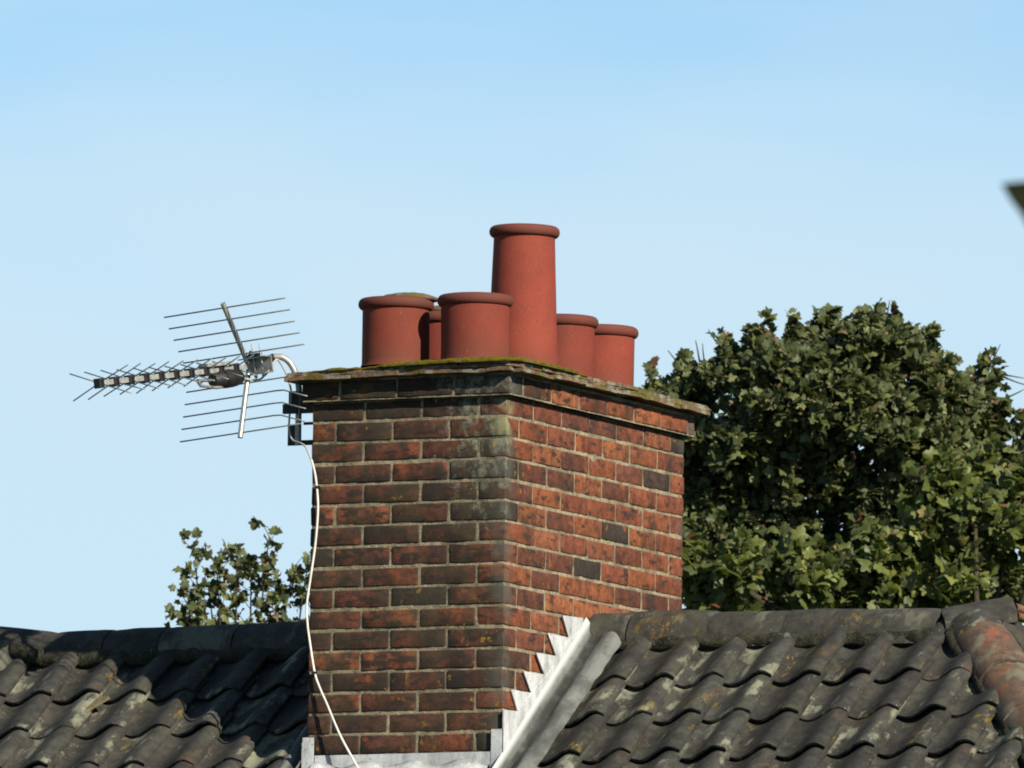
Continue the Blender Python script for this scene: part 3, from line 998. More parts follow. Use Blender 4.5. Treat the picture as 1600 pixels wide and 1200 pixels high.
# hip ends and back slope
PITCH_E = math.atan(TAN * KH)
east = Geo()
def side_tile(px_, py_, pz_, zrot, pit, planes, grp):
    m = tile_matrix(px_, py_, zrot, pit, pz_, False)
    vs = [m @ v for v in PT_LOW[0]]
    vs, fs = cut_tile(vs, PT_LOW[1], planes)
    if vs: grp.add([HSE @ v for v in vs], fs)
n_east = 0
for r_ in range(20):
    run = .09 + .172 * r_
    z = RZ - run * TAN * KH
    if z < EZ: break
    half = run * KH
    k = math.ceil(half / .1877) + 1
    for i in range(-k, k + 1):
        y = RY + i * .1877
        pl = [(Vector((XR, RY, 0)), Vector((-1, 1 / KH, 0)) * 1), (Vector((XR, RY, 0)), Vector((-1, -1 / KH, 0)))]
        if r_ < 2 and abs(i) < 3:
            pass                                  # under the ridge tile and the verge stack
        elif r_ < 5 and abs(i) < 7:
            m = tile_matrix(XR + run, y, math.pi / 2, PITCH_E, z, False)
            src = PT[rng.randrange(6)]
            vs, fs = cut_tile([m @ v.co for v in src.vertices], [tuple(p.vertices) for p in src.polygons], pl)
            if len(vs) > 8:
                mi = m.inverted()
                me = mesh('pantile', [mi @ v for v in vs], fs, M_REDTILE); sharp(me, 55)
                o = link('pantile', me, house, HSE @ m); o['label'] = 'reddish pantile beyond the hip'
        else:
            side_tile(XR + run, y, z, math.pi / 2, PITCH_E, pl, east)
        pl = [(Vector((XL, RY, 0)), Vector((1, 1 / KH, 0))), (Vector((XL, RY, 0)), Vector((1, -1 / KH, 0)))]
        side_tile(XL - run, y, z, -math.pi / 2, PITCH_E, pl, rest)
o = east.build('pantiling', M_REDTILE, house); o['kind'] = 'stuff'; sharp(o.data, 55)
for r_ in range(22):
    y = RY + .30 + GAUGE_Y * r_
    z = RZ - (y - RY) * TAN
    if z < EZ: break
    for i in range(-30, 32):
        x = XL + 1.9 + i * .1877
        if not (XL - (y - RY) / KH - .25 < x < XR + (y - RY) / KH + .25): continue
        if -LW < x - .2 and x < 0 and y < LD: continue
        pl = [(Vector((XR, RY, 0)), Vector((1, -1 / KH, 0))), (Vector((XL, RY, 0)), Vector((-1, -1 / KH, 0)))]
        side_tile(x, y, z, math.pi, PITCH, pl, rest)
o = rest.build('pantiling', M_TILE, house); o['kind'] = 'stuff'; sharp(o.data, 55)

# a broken bit of tile lying on the left-hand slope
shard = link('tile_shard', mesh('tile_shard', [(-.052, -.075, 0), (.012, .055, 0), (.062, .030, 0), (.004, -.012, 0), (-.052, -.075, .011), (.012, .055, .013), (.062, .030, .012), (.004, -.012, .012)],
    [(0, 1, 2, 3), (4, 7, 6, 5), (0, 4, 5, 1), (1, 5, 6, 2), (2, 6, 7, 3), (3, 7, 4, 0)], plain('pale_clay_shard', (0.20, 0.17, 0.105), .9, 0, .35, 40, .2), False))
shard.matrix_world = Matrix.Translation(Vector((-1.81, .36, plane(.36) + .030))) @ Matrix.Rotation(PITCH, 4, 'X') @ Matrix.Rotation(-.25, 4, 'Y')
tag(shard, 'pale broken wedge of clay lying on the left-hand roof slope', 'tile shard')

# ridge and hip tiles
def ridge_tile(p0, p1, r0, r1, mat, name='ridge_tile', half=RAD(96), th=.016, seed=0, lab=None, open_dir=Vector((0, 0, 1))):
    p0, p1 = Vector(p0), Vector(p1)
    ax = (p1 - p0).normalized()
    sd = ax.cross(open_dir).normalized(); up = sd.cross(ax)
    vs, fs = [], []
    na, nl = 18, 8
    for s_ in (0, 1):
        for i in range(nl + 1):
            t = i / nl
            R_ = r0 + (r1 - r0) * t
            for k in range(na + 1):
                th_ = -half + 2 * half * k / na
                q = Vector((t * 3 + seed * 3.3, th_ * 1.6, seed))
                rr = R_ - (th if s_ == 0 else 0) + .0035 * noise.noise(q)
                if i in (0, nl) and s_ == 1: rr -= .003
                e = .005 * noise.noise(Vector((th_ * 2.5, seed * 2.0, t * 9))) if i in (0, nl) else 0
                vs.append(p0.lerp(p1, t) + ax * e + sd * (rr * math.sin(th_)) + up * (rr * math.cos(th_)))
    m = (nl + 1) * (na + 1)
    for i in range(nl):
        for k in range(na):
            a = i*(na+1)+k
            fs.append((a, a+1, a+na+2, a+na+1)); fs.append((m+a, m+a+na+1, m+a+na+2, m+a+1))
    for k in range(na):
        fs.append((k, m+k, m+k+1, k+1)); e = nl*(na+1)+k; fs.append((e, e+1, m+e+1, m+e))
    for i in range(nl):
        a = i*(na+1); fs.append((a, a+na+1, m+a+na+1, m+a)); a += na; fs.append((a, m+a, m+a+na+1, a+na+1))
    c = (p0 + p1) / 2
    me = mesh(name, [v - c for v in vs], fs, mat); sharp(me, 50)
    o = link(name, me, house, HSE @ Matrix.Translation(c))
    if lab: o['label'] = lab
    return o
RC = RZ - .068                       # axis height of the ridge tiles (top about .055 above the tile plane)
rj = [.004, .175, .478, .775, 1.068, 1.352]
for i in range(5):
    dz = (-.002, .000, -.010, -.009, -.014)[i]
    ridge_tile((rj[i] + .002, RY, RC + dz), (rj[i+1] + .004, RY, RC + dz - .003 + rng.uniform(-.002, .002)), .121 + (.003 if i == 1 else 0), .119, M_RIDGE, seed=i + 1)
ridge_tile((1.350, RY + .0, RC - .016), (1.566, RY + .125, RC + .014), .116, .136, M_RIDGE, seed=9, half=RAD(76), lab='flared last ridge tile tilted up beside the hip')
lj = [-.766, -1.10, -1.40, -1.70, -1.93, -2.17]
for i in range(5):
    ridge_tile((lj[i+1] + .002, RY, RC - .0035 * (i + 1) + .006), (lj[i] - .001, RY, RC - .0035 * i + .006), .118, .12, M_RIDGE, seed=20 + i)
ridge_tile((-2.52, RY, RC + .022), (-2.168, RY, RC - .012), .127, .119, M_RIDGE, seed=29)
hx = Vector((1, -KH, -KH * TAN)).normalized()
HN = Vector((1, -KH, 0)).normalized()
up_h = (Vector((0, 0, 1)) - hx * hx.z).normalized()
h0 = Vector((XR - .012, RY, RZ)) - up_h * .066 + hx * .035
L_ = .31
for i in range(8):
    if i == 0:
        ridge_tile(h0 - hx * .01, h0 + hx * .135, .111, .114, M_TILE, 'hip_tile', RAD(88), .016, 40, 'dark lichened stub at the head of the hip', up_h)
    else:
        a_ = .105 + (i - 1) * L_
        ridge_tile(h0 + hx * a_ + up_h * (.004), h0 + hx * (a_ + L_ + .012) + up_h * .010, .114, .118, M_HIP if i < 4 else M_RIDGE, 'hip_tile', RAD(88), .016, 40 + i, 'orange-red hip tile flecked with lichen' if i < 4 else None, up_h)
hx2 = Vector((-1, -KH, -KH * TAN)).normalized()
up2 = (Vector((0, 0, 1)) - hx2 * hx2.z).normalized()
h0 = Vector((XL + .02, RY, RZ)) - up2 * .05
for i in range(8):
    a_ = i * L_
    ridge_tile(h0 + hx2 * (a_ + .015) , h0 + hx2 * (a_ + L_ + .02) + up2 * .006, .112, .116, M_RIDGE, 'hip_tile', RAD(85), .016, 60 + i, None, up2)
for sx, X0 in ((1, XR), (-1, XL)):
    hb_ = Vector((sx, KH, -KH * TAN)).normalized(); u_ = (Vector((0, 0, 1)) - hb_ * hb_.z).normalized()
    h0 = Vector((X0, RY, RZ)) - u_ * .05
    for i in range(9):
        ridge_tile(h0 + hb_ * (i * L_ + .06), h0 + hb_ * ((i + 1) * L_ + .07), .112, .116, M_RIDGE, 'hip_tile', RAD(85), .016, 80 + i, None, u_)

# a stack of red clay verge tiles behind the head of the hip
for k in range(5):
    g = Geo()
    a_ = Vector((1.592 - .026 * (k > 1) + .006 * (k % 2), .79, (-.647, -.676, -.708, -.741, -.774)[k])); d_ = Vector((.5, .84, -.2)).normalized()
    n_ = d_.cross(Vector((0, 0, 1))).normalized()
    vs, fs = [], []
    for i in range(7):
        p_ = a_ + d_ * (.13 * i / 6)
        for q_ in range(7):
            th_ = math.pi * q_ / 6
            rr_ = .0165 * (1 + .12 * noise.noise((i * .7, q_ * .5, k)))
            vs.append(p_ + n_ * (rr_ * 1.6 * math.sin(th_)) + Vector((0, 0, rr_ * math.cos(th_))))
    for i in range(6):
        for q_ in range(6): fs.append((i*7+q_, (i+1)*7+q_, (i+1)*7+q_+1, i*7+q_+1))
    fs.append(tuple(range(6, -1, -1)))
    g.add([HSE @ v for v in vs], fs)
    g.build('verge_tile', M_REDTILE, house)

# lumpy bedding mortar under the ridge and hip tiles
def bedding(p0, p1, sd, r, seed, n=90):
    p0, p1 = Vector(p0), Vector(p1)
    ax = (p1 - p0).normalized(); upv = ax.cross(sd).normalized()
    if upv.z < 0: upv = -upv
    vs, fs = [], []
    K = 12
    for i in range(n + 1):
        p = p0.lerp(p1, i / n)
        for k in range(K):
            th_ = 2 * math.pi * k / K
            q = p * 26 + Vector((seed, k * .9, 0))
            rr = r * (1 + .28 * noise.noise(p * 9 + Vector((k * .5, seed, 0))) + .22 * noise.noise(q))
            vs.append(p + sd * (rr * 1.15 * math.cos(th_)) + upv * (rr * math.sin(th_)))
    for i in range(n):
        for k in range(K):
            fs.append((i*K+k, (i+1)*K+k, (i+1)*K+(k+1)%K, i*K+(k+1)%K))
    fs.append(tuple(range(K))); fs.append(tuple(n*K + k for k in range(K-1, -1, -1)))
    return vs, fs
g = Geo()
sdv = Vector((0, -math.cos(PITCH), -math.sin(PITCH)))
yb = RY - .092
for xa, xb in ((.10, 1.36), (-2.30, -.90)):
    g.add(*bedding((xa, yb, plane(yb) + .004), (xb, yb, plane(yb) + .001), sdv, .031, xa * 7, 150))
yb2 = RY + .115
g.add(*bedding((XL, yb2, plane(yb)), (XR, yb2, plane(yb)), Vector((0, math.cos(PITCH), -math.sin(PITCH))), .04, 5, 120))
for (hxx, X0, w) in ((hx, XR, 1), (hx2, XL, -1)):
    sdir = Vector((-w, -1 / KH * .9, -.35)).normalized()
    off = Vector((-w * .075, -.06, -.055))
    base = Vector((X0, RY, RZ)) + off
    g.add(*bedding(base + hxx * .03, base + hxx * 3.0, Vector((-w, -.6, -.5)).normalized(), .032, X0, 220))
    off = Vector((w * .06, .06, -.045))
    base = Vector((X0, RY, RZ)) + off
    g.add(*bedding(base + hxx * .03, base + hxx * 3.0, Vector((w, .6, -.5)).normalized(), .032, X0 + 3, 220))
g.add(*bedding((-2.30, RY - .10, RZ - .03), (-2.16, RY - .14, RZ - .06), Vector((0, -.8, -.6)), .030, 77, 20))
g.v = [HSE @ v for v in g.v]
o = g.build('bedding_mortar', M_BED, house); o['kind'] = 'stuff'

# ------------------------------------------------------------------ TV aerial on its bent mast
AB, AR, AU = Vector((-.2355, -.9578, -.1648)), Vector((.9677, -.2461, .0561)), Vector((-.0943, -.1463, .9847))
AO = Vector((-1.028, .015, .211))
aer = empty('tv_aerial', (-.876, .115, -.06))
tag(aer, 'grey metal television aerial on a bent pole at the left side of the chimney', 'aerial')
AM = Matrix.Translation(Vector((.876, -.115, .06)))
def apart(g_, name, mat, parent=aer, smooth=True, ang=40):
    g_.v = [AM @ v for v in g_.v]
    o_ = g_.build(name, mat, parent, smooth)
    if smooth: sharp(o_.data, ang)
    return o_
A = lambda b_, r_, u_: AO + AB * b_ + AR * r_ + AU * u_
AROT = Matrix((AR, AB, AU)).transposed()
def abox(g_, lo, hi): g_.box(lo, hi, AROT, AO)      # local axes: x along the rods, y along the boom, z up
g = Geo(); abox(g, (-.0085, -.05, -.0090), (.0085, .805, .0090)); boom = apart(g, 'boom', M_STEEL, smooth=False)
q = RAD(19.5)
for i in range(10):
    b_ = .795 - i * .080
    cl_ = Geo(); abox(cl_, (-.0135, b_ - .013, -.018), (.0135, b_ + .013, .0165)); clip = apart(cl_, 'element_clip', M_BLACK, smooth=False)
    hl = .145 - .0045 * i
    d = Geo()
    for s_ in (1, -1):
        for e_ in (1, -1):
            jit_ = rng.uniform(-.03, .03)
            d.tube([A(b_, .010 * s_, .004 * e_), A(b_ - .008 * (i == 0), s_ * hl * math.cos(q + jit_), e_ * hl * math.sin(q + jit_))], .0023, 6)
    d.v = [AM @ v for v in d.v]
    d.build('director', M_ROD, clip)
# dipole box under the rear of the boom, plate on top
g = Geo()
vs, fs = [], []
for i in range(9):
    t = i / 8; b_ = .05 + .15 * t
    w_ = .036 * math.sin(math.pi * (.12 + .76 * t)) ** .5
    for k in range(14):
        th_ = 2 * math.pi * k / 14
        vs.append(A(b_, w_ * math.cos(th_), -.034 + .034 * math.sin(th_) * math.sin(math.pi * (.15 + .7 * t)) ** .5))
for i in range(8):
    for k in range(14): fs.append((i*14+k, i*14+(k+1)%14, (i+1)*14+(k+1)%14, (i+1)*14+k))
fs.append(tuple(range(13, -1, -1))); fs.append(tuple(8*14 + k for k in range(14)))
g.add(vs, fs); apart(g, 'dipole_box', M_BLACK)
g = Geo(); abox(g, (-.022, .10, .014), (.022, .24, .026)); apart(g, 'cover_plate', M_STEEL, smooth=False)
g = Geo()
g.tube([A(.07, 0, -.055), A(.20, 0.012, -.062), A(.30, .03, -.050), A(.315, .03, -.03), A(.17, -.02, -.034)], .006, 6); apart(g, 'folded_dipole', M_ALU)
# reflector: two arms in a V, each carrying five rods
q = RAD(22)
def refl(sgn, L):
    d = (AU * math.cos(q) * sgn + AB * math.sin(q))
    st = AO + AU * .012 * sgn
    g_ = Geo(); g_.tube([st, st + d * L], .0098, 10); arm = apart(g_, 'reflector_arm', M_ALU)
    for k in range(5):
        c = st + d * (L - .018 - k * .0455 * (1 if sgn > 0 else 1.02))
        rod = Geo()
        lft = c - AR * .288
        if sgn < 0 and k in (1, 2, 3):
            rod.tube([lft, c + AR * .145, c + AR * (.16 + .02) + AU * -.002 , c + AR * .285 - AU * .036], .0026, 6)
        else:
            rod.tube([lft, c + AR * .284], .0026, 6)
        rod.v = [AM @ v for v in rod.v]
        rod.build('reflector_rod', M_ROD, arm)
refl(1, .238); refl(-1, .252)
# clamp bracket between boom and mast, with U-bolt ends
mast_pts = [(-.985, .030, .232), (-.964, .043, .237), (-.947, .05, .246), (-.921, .063, .246), (-.899, .076, .231), (-.882, .088, .2), (-.873, .097, .164), (-.870, .103, .126), (-.873, .108, .03), (-.8745, .112, -.062)]
g = Geo(); g.tube(smoothpath(mast_pts, 5), .0112, 12); apart(g, 'mast', M_STEEL)
BX = Matrix((RT, -FW, UP)).transposed()
g = Geo()
g.box((-.028, -.026, -.032), (.092, -.022, .030), AROT, AO)
g.box((-.028, -.026, .026), (.092, .020, .030), AROT, AO)
g.box((-.028, -.026, -.032), (.092, .020, -.028), AROT, AO)
g.box((.026, -.034, -.014), (.070, -.026, .010), AROT, AO)
apart(g, 'clamp_bracket', M_ALU, smooth=False)
g = Geo()
for rx in (.030, .066):
    g.tube([A(.0, rx, -.048), A(.0, rx, .078)], .0026, 6)
    g.tube([A(.0, rx, -.044), A(.0, rx, -.034)], .0065, 6)
apart(g, 'u_bolt', M_STEEL)
g = Geo(); abox(g, (.018, -.012, .030), (.062, .016, .043)); g.tube([A(.01, .022, .045), A(.01, .03, .053)], .004, 6); apart(g, 'saddle', M_BLACK, smooth=False)
g = Geo(); g.tube([(-.972, .038, .236), (-.958, .045, .240), (-.944, .052, .246)], .0142, 12); apart(g, 'mast_sleeve', M_BLACK)
# wall bracket: black plates on the stack's left face
g = Geo()
xw = -LW - .004
g.box((xw - .006, .045, -.105), (xw, .185, .035))
g.box((-.888, .10, -.004), (xw - .006, .135, .030))
g.box((-.905, .092, .020), (-.866, .140, .072))
g.box((-.925, .085, -.008), (-.868, .100, .026))
g.box((-.922, .122, -.118), (xw - .006, .128, -.100))
g.box((-.922, .122, -.100), (-.884, .128, -.042))
g.box((-.80, .122, -.100), (xw - .006, .128, .035))
g.box((-.860, .122, -.046), (xw - .006, .128, -.036))
g.box((-.80, .070, .030), (xw - .006, .150, .046))
for v in g.v: v.z += .055
apart(g, 'wall_bracket', M_PAINT, smooth=False)

# ------------------------------------------------------------------ aerial cable down the face of the stack
cable = empty('coaxial_cable', (-.74, -.012, -.6))
tag(cable, 'thin white cable from the aerial, hanging down the left edge of the chimney', 'cable')
CM = Matrix.Translation(Vector((.74, .012, .6)))
def cpart(pts, r, name, mat, n=8):
    g_ = Geo(); g_.tube([CM @ p for p in smoothpath(pts, n)], r, 8); return g_.build(name, mat, cable)
cpart([(-1.02, -.06, .165), (-1.015, -.007, .163), (-.981, .01, .163), (-.954, .021, .188), (-.938, .03, .22), (-.930, .045, .236), (-.922, .062, .222), (-.909, .074, .192), (-.898, .084, .152), (-.893, .088, .119), (-.897, .090, .062), (-.899, .088, .028), (-.893, .078, -.01), (-.868, .055, -.05), (-.800, -.01, -.072), (-.77, -.028, -.090), (-.749, -.028, -.133)], .0036, 'upper_run', M_GCABLE)
drop = [(-.749, -.028, -.133), (-.738, -.020, -.182), (-.730, -.0155, -.249), (-.727, -.0145, -.317), (-.735, -.0145, -.43), (-.751, -.0145, -.542), (-.765, -.0145, -.644), (-.761, -.0145, -.712), (-.752, -.0145, -.768), (-.730, -.0145, -.882), (-.705, -.021, -.939), (-.671, -.031, -.997), (-.606, -.05, -1.112), (-.527, -.072, -1.224), (-.443, -.10, -1.344), (-.40, -.22, -1.42)]
cpart(drop, .0042, 'lower_run', M_CABLE)
g = Geo(); g.box((-.738, -.022, -.889), (-.724, -.002, -.880)); g.box((-.737, -.022, -.233), (-.723, -.002, -.225)); g.v = [CM @ v for v in g.v]; g.build('cable_clip', M_BLACK, cable, False)

# ------------------------------------------------------------------ sycamores
half_leaf = [(0.0, -.02), (.20, -.14), (.38, -.10), (.54, .02), (.50, .14), (.44, .24), (.60, .36), (.64, .54), (.50, .58), (.34, .58), (.32, .70), (.24, .86), (.12, .92)]
OUT = [p for p in half_leaf] + [(0.0, 1.02)] + [(-x, y) for x, y in reversed(half_leaf[1:])]
def leaf_shape(fold, curl):
    vs = [Vector((0, .30, .04))]
    for x, y in OUT:
        vs.append(Vector((x, y, -fold * abs(x) - curl * (y - .3) ** 2 + .06 * math.sin(x * 9 + y * 5))))
    n = len(OUT)
    return vs, [(0, i + 1, (i + 1) % n + 1) for i in range(n)]
LEAVES = [leaf_shape(.25, .25), leaf_shape(.55, .10), leaf_shape(.10, .50), leaf_shape(-.2, .35), leaf_shape(.8, .3)]
LV = [np.array([tuple(v) for v in s_[0]]) for s_ in LEAVES]
LF = np.array(LEAVES[0][1])
M_LEAF_D = leaf_material('sycamore_leaf_dark', [(0, (.028, .041, .015)), (.45, (.056, .073, .023)), (.8, (.118, .136, .043)), (.93, (.12, .105, .05)), (1, (.13, .06, .03))], .20)
M_LEAF_L = leaf_material('sycamore_leaf_light', [(0, (.036, .050, .014)), (.45, (.076, .100, .024)), (.82, (.160, .183, .048)), (.94, (.17, .14, .055)), (1, (.16, .075, .03))], .30)
def rnd_unit(r): 
    while True:
        v = Vector((r.uniform(-1, 1), r.uniform(-1, 1), r.uniform(-1, 1)))
        if .05 < v.length < 1: return v.normalized()

class Tree:
    def __init__(s, name, label, loc, rotz, mat, seed):
        s.root = empty(name, loc, rotz); tag(s.root, label, 'tree', 'sycamores behind the roof')
        s.r = random.Random(seed); s.mat = mat; s.leaves = []; s.wood = Geo(); s.twig = Geo()
        s.inv = s.root.matrix_basis.inverted()
    def leaf(s, p, d, nrm, size, tone):
        s.leaves.append((Vector(p), Vector(d).normalized(), Vector(nrm), size, tone, s.r.randrange(len(LV))))
    def cluster(s, tip, axis, n, spread, size, upb=.6, wind=Vector((.35, 0, .15))):
        r = s.r
        axis = Vector(axis).normalized()
        for i in range(n):
            back = r.random() ** 1.3 * spread * 2.0
            off = rnd_unit(r) * spread * r.uniform(.15, .85) * (.5 + min(1, back / spread) * .6)
            p = Vector(tip) - axis * back + off
            d = (off.normalized() * .9 + axis * .35 + Vector((0, 0, -.35)) + wind + rnd_unit(r) * .5)
            nr = Vector((.25, -.35, upb)) + off.normalized() * .5 + rnd_unit(r) * .65
            if r.random() < .10:
                s.leaf(p, d, nr, .034, .97); continue
            s.leaf(p, d, nr, size * r.uniform(.5, 1.25), min(1, max(0, r.betavariate(1.7, 2.4) + (.35 if r.random() < .05 else 0))))
    def frame(s, L):
        p, d, nr, size, tone, k = L
        z = (nr - d * nr.dot(d))
        z = z.normalized() if z.length > 1e-4 else d.orthogonal().normalized()
        x = d.cross(z)
        return p, x, d, z, size, tone, k
    def finish(s, picks, crown_name='crown', stuff=True):
        fr = [s.frame(L) for L in s.leaves]
        chosen = set(picks(s.leaves))
        # individual leaves share one mesh for each shape and tone
        cache = {}
        for i in sorted(chosen):
            p, x, d, z, size, tone, k = fr[i]
            tb = min(7, int(tone * 8))
            if (k, tb) not in cache:
                me = mesh('leaf', LEAVES[k][0], LEAVES[k][1], s.mat)
                at = me.attributes.new('tone', 'FLOAT', 'POINT'); at.data.foreach_set('value', [(tb + .5) / 8] * len(LEAVES[k][0]))
                cache[(k, tb)] = me
            m = Matrix((x, d, z)).transposed().to_4x4() @ Matrix.Diagonal((size, size, size, 1)); m.translation = p
            link('leaf', cache[(k, tb)], s.root, m)
        rest_ = [fr[i] for i in range(len(fr)) if i not in chosen]
        if rest_:
            nv = len(LV[0]); V = np.empty((len(rest_), nv, 3)); T = np.empty((len(rest_), nv))
            for i, (p, x, d, z, size, tone, k) in enumerate(rest_):
                B = np.array((x, d, z)) * size
                V[i] = LV[k] @ B + np.array(p); T[i] = tone
            Fa = (LF[None] + (np.arange(len(rest_)) * nv)[:, None, None]).reshape(-1, 3)
            me = bpy.data.meshes.new(crown_name)
            me.from_pydata(V.reshape(-1, 3).tolist(), [], Fa.tolist())
            me.materials.append(s.mat); me.polygons.foreach_set('use_smooth', [True] * len(me.polygons))
            at = me.attributes.new('tone', 'FLOAT', 'POINT'); at.data.foreach_set('value', T.reshape(-1).tolist())
            o_ = link(crown_name, me, s.root); o_['kind'] = 'stuff'
        if s.wood.v: s.wood.build('trunk', M_BARK, s.root)
        if s.twig.v: o_ = s.twig.build('twigs', M_TWIG, s.root); o_['kind'] = 'stuff'
    def shoot(s, a, b, r0, r1, bend=.1, twig=False, n=5):
        a, b = Vector(a), Vector(b); off = rnd_unit(s.r) * (b - a).length * bend
        mid = (a + b) / 2 + off
        pts = [a.lerp(mid, t).lerp(mid.lerp(b, t), t) for t in [i / n for i in range(n + 1)]]
        (s.twig if twig else s.wood).tube(pts, [r0 + (r1 - r0) * i / n for i in range(n + 1)], 6 if twig else 8)
        return pts

def lobe_tree(T, lobes, leaf_size, n_per, clump, base, hub, floor_z):
    """lobes: (x, y, z, radius). Limbs run from the hub to each lobe; shoots radiate from it."""
    r = T.r
    T.shoot(base, hub, .20, .10, .02, n=8)
    for (x, y, z, R_) in lobes:
        c = Vector((x, y, z))
        T.shoot(hub, c - Vector((0, 0, R_ * .3)), .050, .018, .10)
        ns = int(n_per * R_ * R_ / .25)
        for i in range(ns):
            d = rnd_unit(r)
            if d.z < -.35: d.z *= -.6
            d = (d + Vector((0, -.25, .25))).normalized()
            rad = R_ * r.uniform(.78, 1.08) if r.random() < .8 else R_ * r.uniform(.35, .8)
            tip = c + d * rad
            ax = (d + Vector((.15, 0, .55)) + rnd_unit(r) * .25).normalized()
            T.shoot(c + d * rad * .25, tip, .010, .003, .10, True, 4)
            T.cluster(tip, ax, clump, r.uniform(.075, .13), leaf_size * r.uniform(.85, 1.2))

YAW = 0.45794
def in_view_front(T, n, zmin, xlim):
    def f(leaves):
        idx = [i for i, L in enumerate(leaves) if L[0].z > zmin and xlim[0] < L[0].x < xlim[1]]
        idx.sort(key=lambda i: leaves[i][0].y - .6 * leaves[i][3] * 6 + .25 * math.sin(i * 12.9))
        return idx[:n]
    return f

sc90 = 198.8
bt = Tree('sycamore_tree', 'large dark green sycamore crown rising behind the right end of the ridge', (-19.72, 45.75, GZ), YAW, M_LEAF_D, 11)
Z90 = 3.81 - GZ
def L90(px, py, pr, dy): return ((px - 1300) / sc90, dy, Z90 + (950 - py) / sc90, pr / sc90)
lob = [L90(1085, 615, 48, .3), L90(1042, 632, 38, .2), L90(1150, 600, 62, 0), L90(1212, 565, 62, -.1), L90(1235, 640, 95, -.3), L90(1290, 555, 64, .1), L90(1350, 570, 80, -.2),
       L90(1402, 540, 46, .2), L90(1425, 602, 72, -.1), L90(1462, 655, 72, -.2), L90(1330, 680, 115, -.3), L90(1430, 720, 105, -.1), L90(1180, 720, 100, 0), L90(1100, 720, 80, .3), L90(1080, 790, 70, .4), L90(1100, 860, 70, .4), L90(1200, 860, 110, .4),
       L90(1525, 705, 52, .1), L90(1497, 625, 44, 0), L90(1550, 655, 34, .1), L90(1270, 780, 120, .2), L90(1130, 820, 95, .3), L90(1400, 830, 110, .2), L90(1510, 790, 90, .2), L90(1580, 740, 48, .1), L90(1620, 800, 90, .2), L90(1250, 950, 150, .5), L90(1500, 950, 150, .5)]
lobe_tree(bt, lob, .072, 62, 22, (0.3, 1.0, -.2), (.25, .8, Z90 - .6), 0)
# leading shoots that break the skyline, and bare twigs
for px, py in ((1195, 497), (1238, 490), (1296, 482), (1372, 486), (1395, 482), (1452, 512), (1060, 560), (1018, 578), (1130, 522), (1548, 550), (1530, 560), (1590, 640), (1420, 515), (1565, 632)):
    x, _, z, _ = L90(px, py, 0, 0)
    bt.shoot((x - .05, .1, z - .45), (x, 0, z), .012, .003, .05, True)
    bt.cluster((x, 0, z), (.05, 0, 1), 16, .06, .095)
    bt.cluster((x + .03, 0, z - .16), (.05, 0, 1), 20, .10, .10)
for px, py, qx, qy in ((1125, 545, 1105, 518), (1125, 545, 1120, 525), (1092, 570, 1085, 535), (1100, 575, 1096, 540), (1060, 575, 1042, 552), (1276, 520, 1272, 490), (1382, 500, 1388, 468), (1515, 600, 1560, 582), (1560, 582, 1600, 588), (1545, 570, 1562, 535), (1560, 582, 1610, 600), (1570, 620, 1600, 605), (1580, 660, 1606, 640)):
    a_, b_ = L90(px, py, 0, 0), L90(qx, qy, 0, 0)
    bt.shoot(a_[:2] + (a_[2],), b_[:2] + (b_[2],), .008, .003, .12, True)
bt.finish(in_view_front(bt, 296, Z90 + .1, (-1.4, 1.5)))

sc82 = 218.2
ft = Tree('sycamore_tree', 'lighter yellow-green sycamore just above the right-hand ridge, in front of the dark one', (-16.438, 38.624, GZ), YAW, M_LEAF_L, 23)
Z82 = 3.094 - GZ
def L82(px, py, pr, dy): return ((px - 1300) / sc82, dy, Z82 + (950 - py) / sc82, pr / sc82)
lob = [L82(1085, 850, 36, .2), L82(1095, 925, 40, .1), L82(1100, 895, 48, 0), L82(1150, 900, 58, -.2), L82(1215, 890, 50, 0), L82(1270, 930, 60, -.2), L82(1340, 900, 55, .1), L82(1400, 900, 70, 0), L82(1380, 850, 42, .1), L82(1460, 850, 70, -.1),
       L82(1440, 780, 55, .1), L82(1500, 780, 66, 0), L82(1550, 830, 80, -.2), L82(1585, 760, 50, .1), L82(1530, 720, 42, .2), L82(1460, 730, 40, .2), L82(1620, 850, 80, 0), L82(1500, 930, 80, -.2), L82(1120, 960, 60, 0), L82(1400, 980, 110, .2)]
lobe_tree(ft, lob, .088, 40, 15, (.8, 1.2, -.2), (.8, .8, Z82 - .8), 0)
a_, b_ = L82(1522, 960, 0, 0), L82(1519, 790, 0, 0)
ft.shoot((a_[0], -.42, a_[2]), (b_[0], -.38, b_[2]), .022, .012, .02)
ft.finish(in_view_front(ft, 296, Z82 - .05, (-1.1, 1.45)))

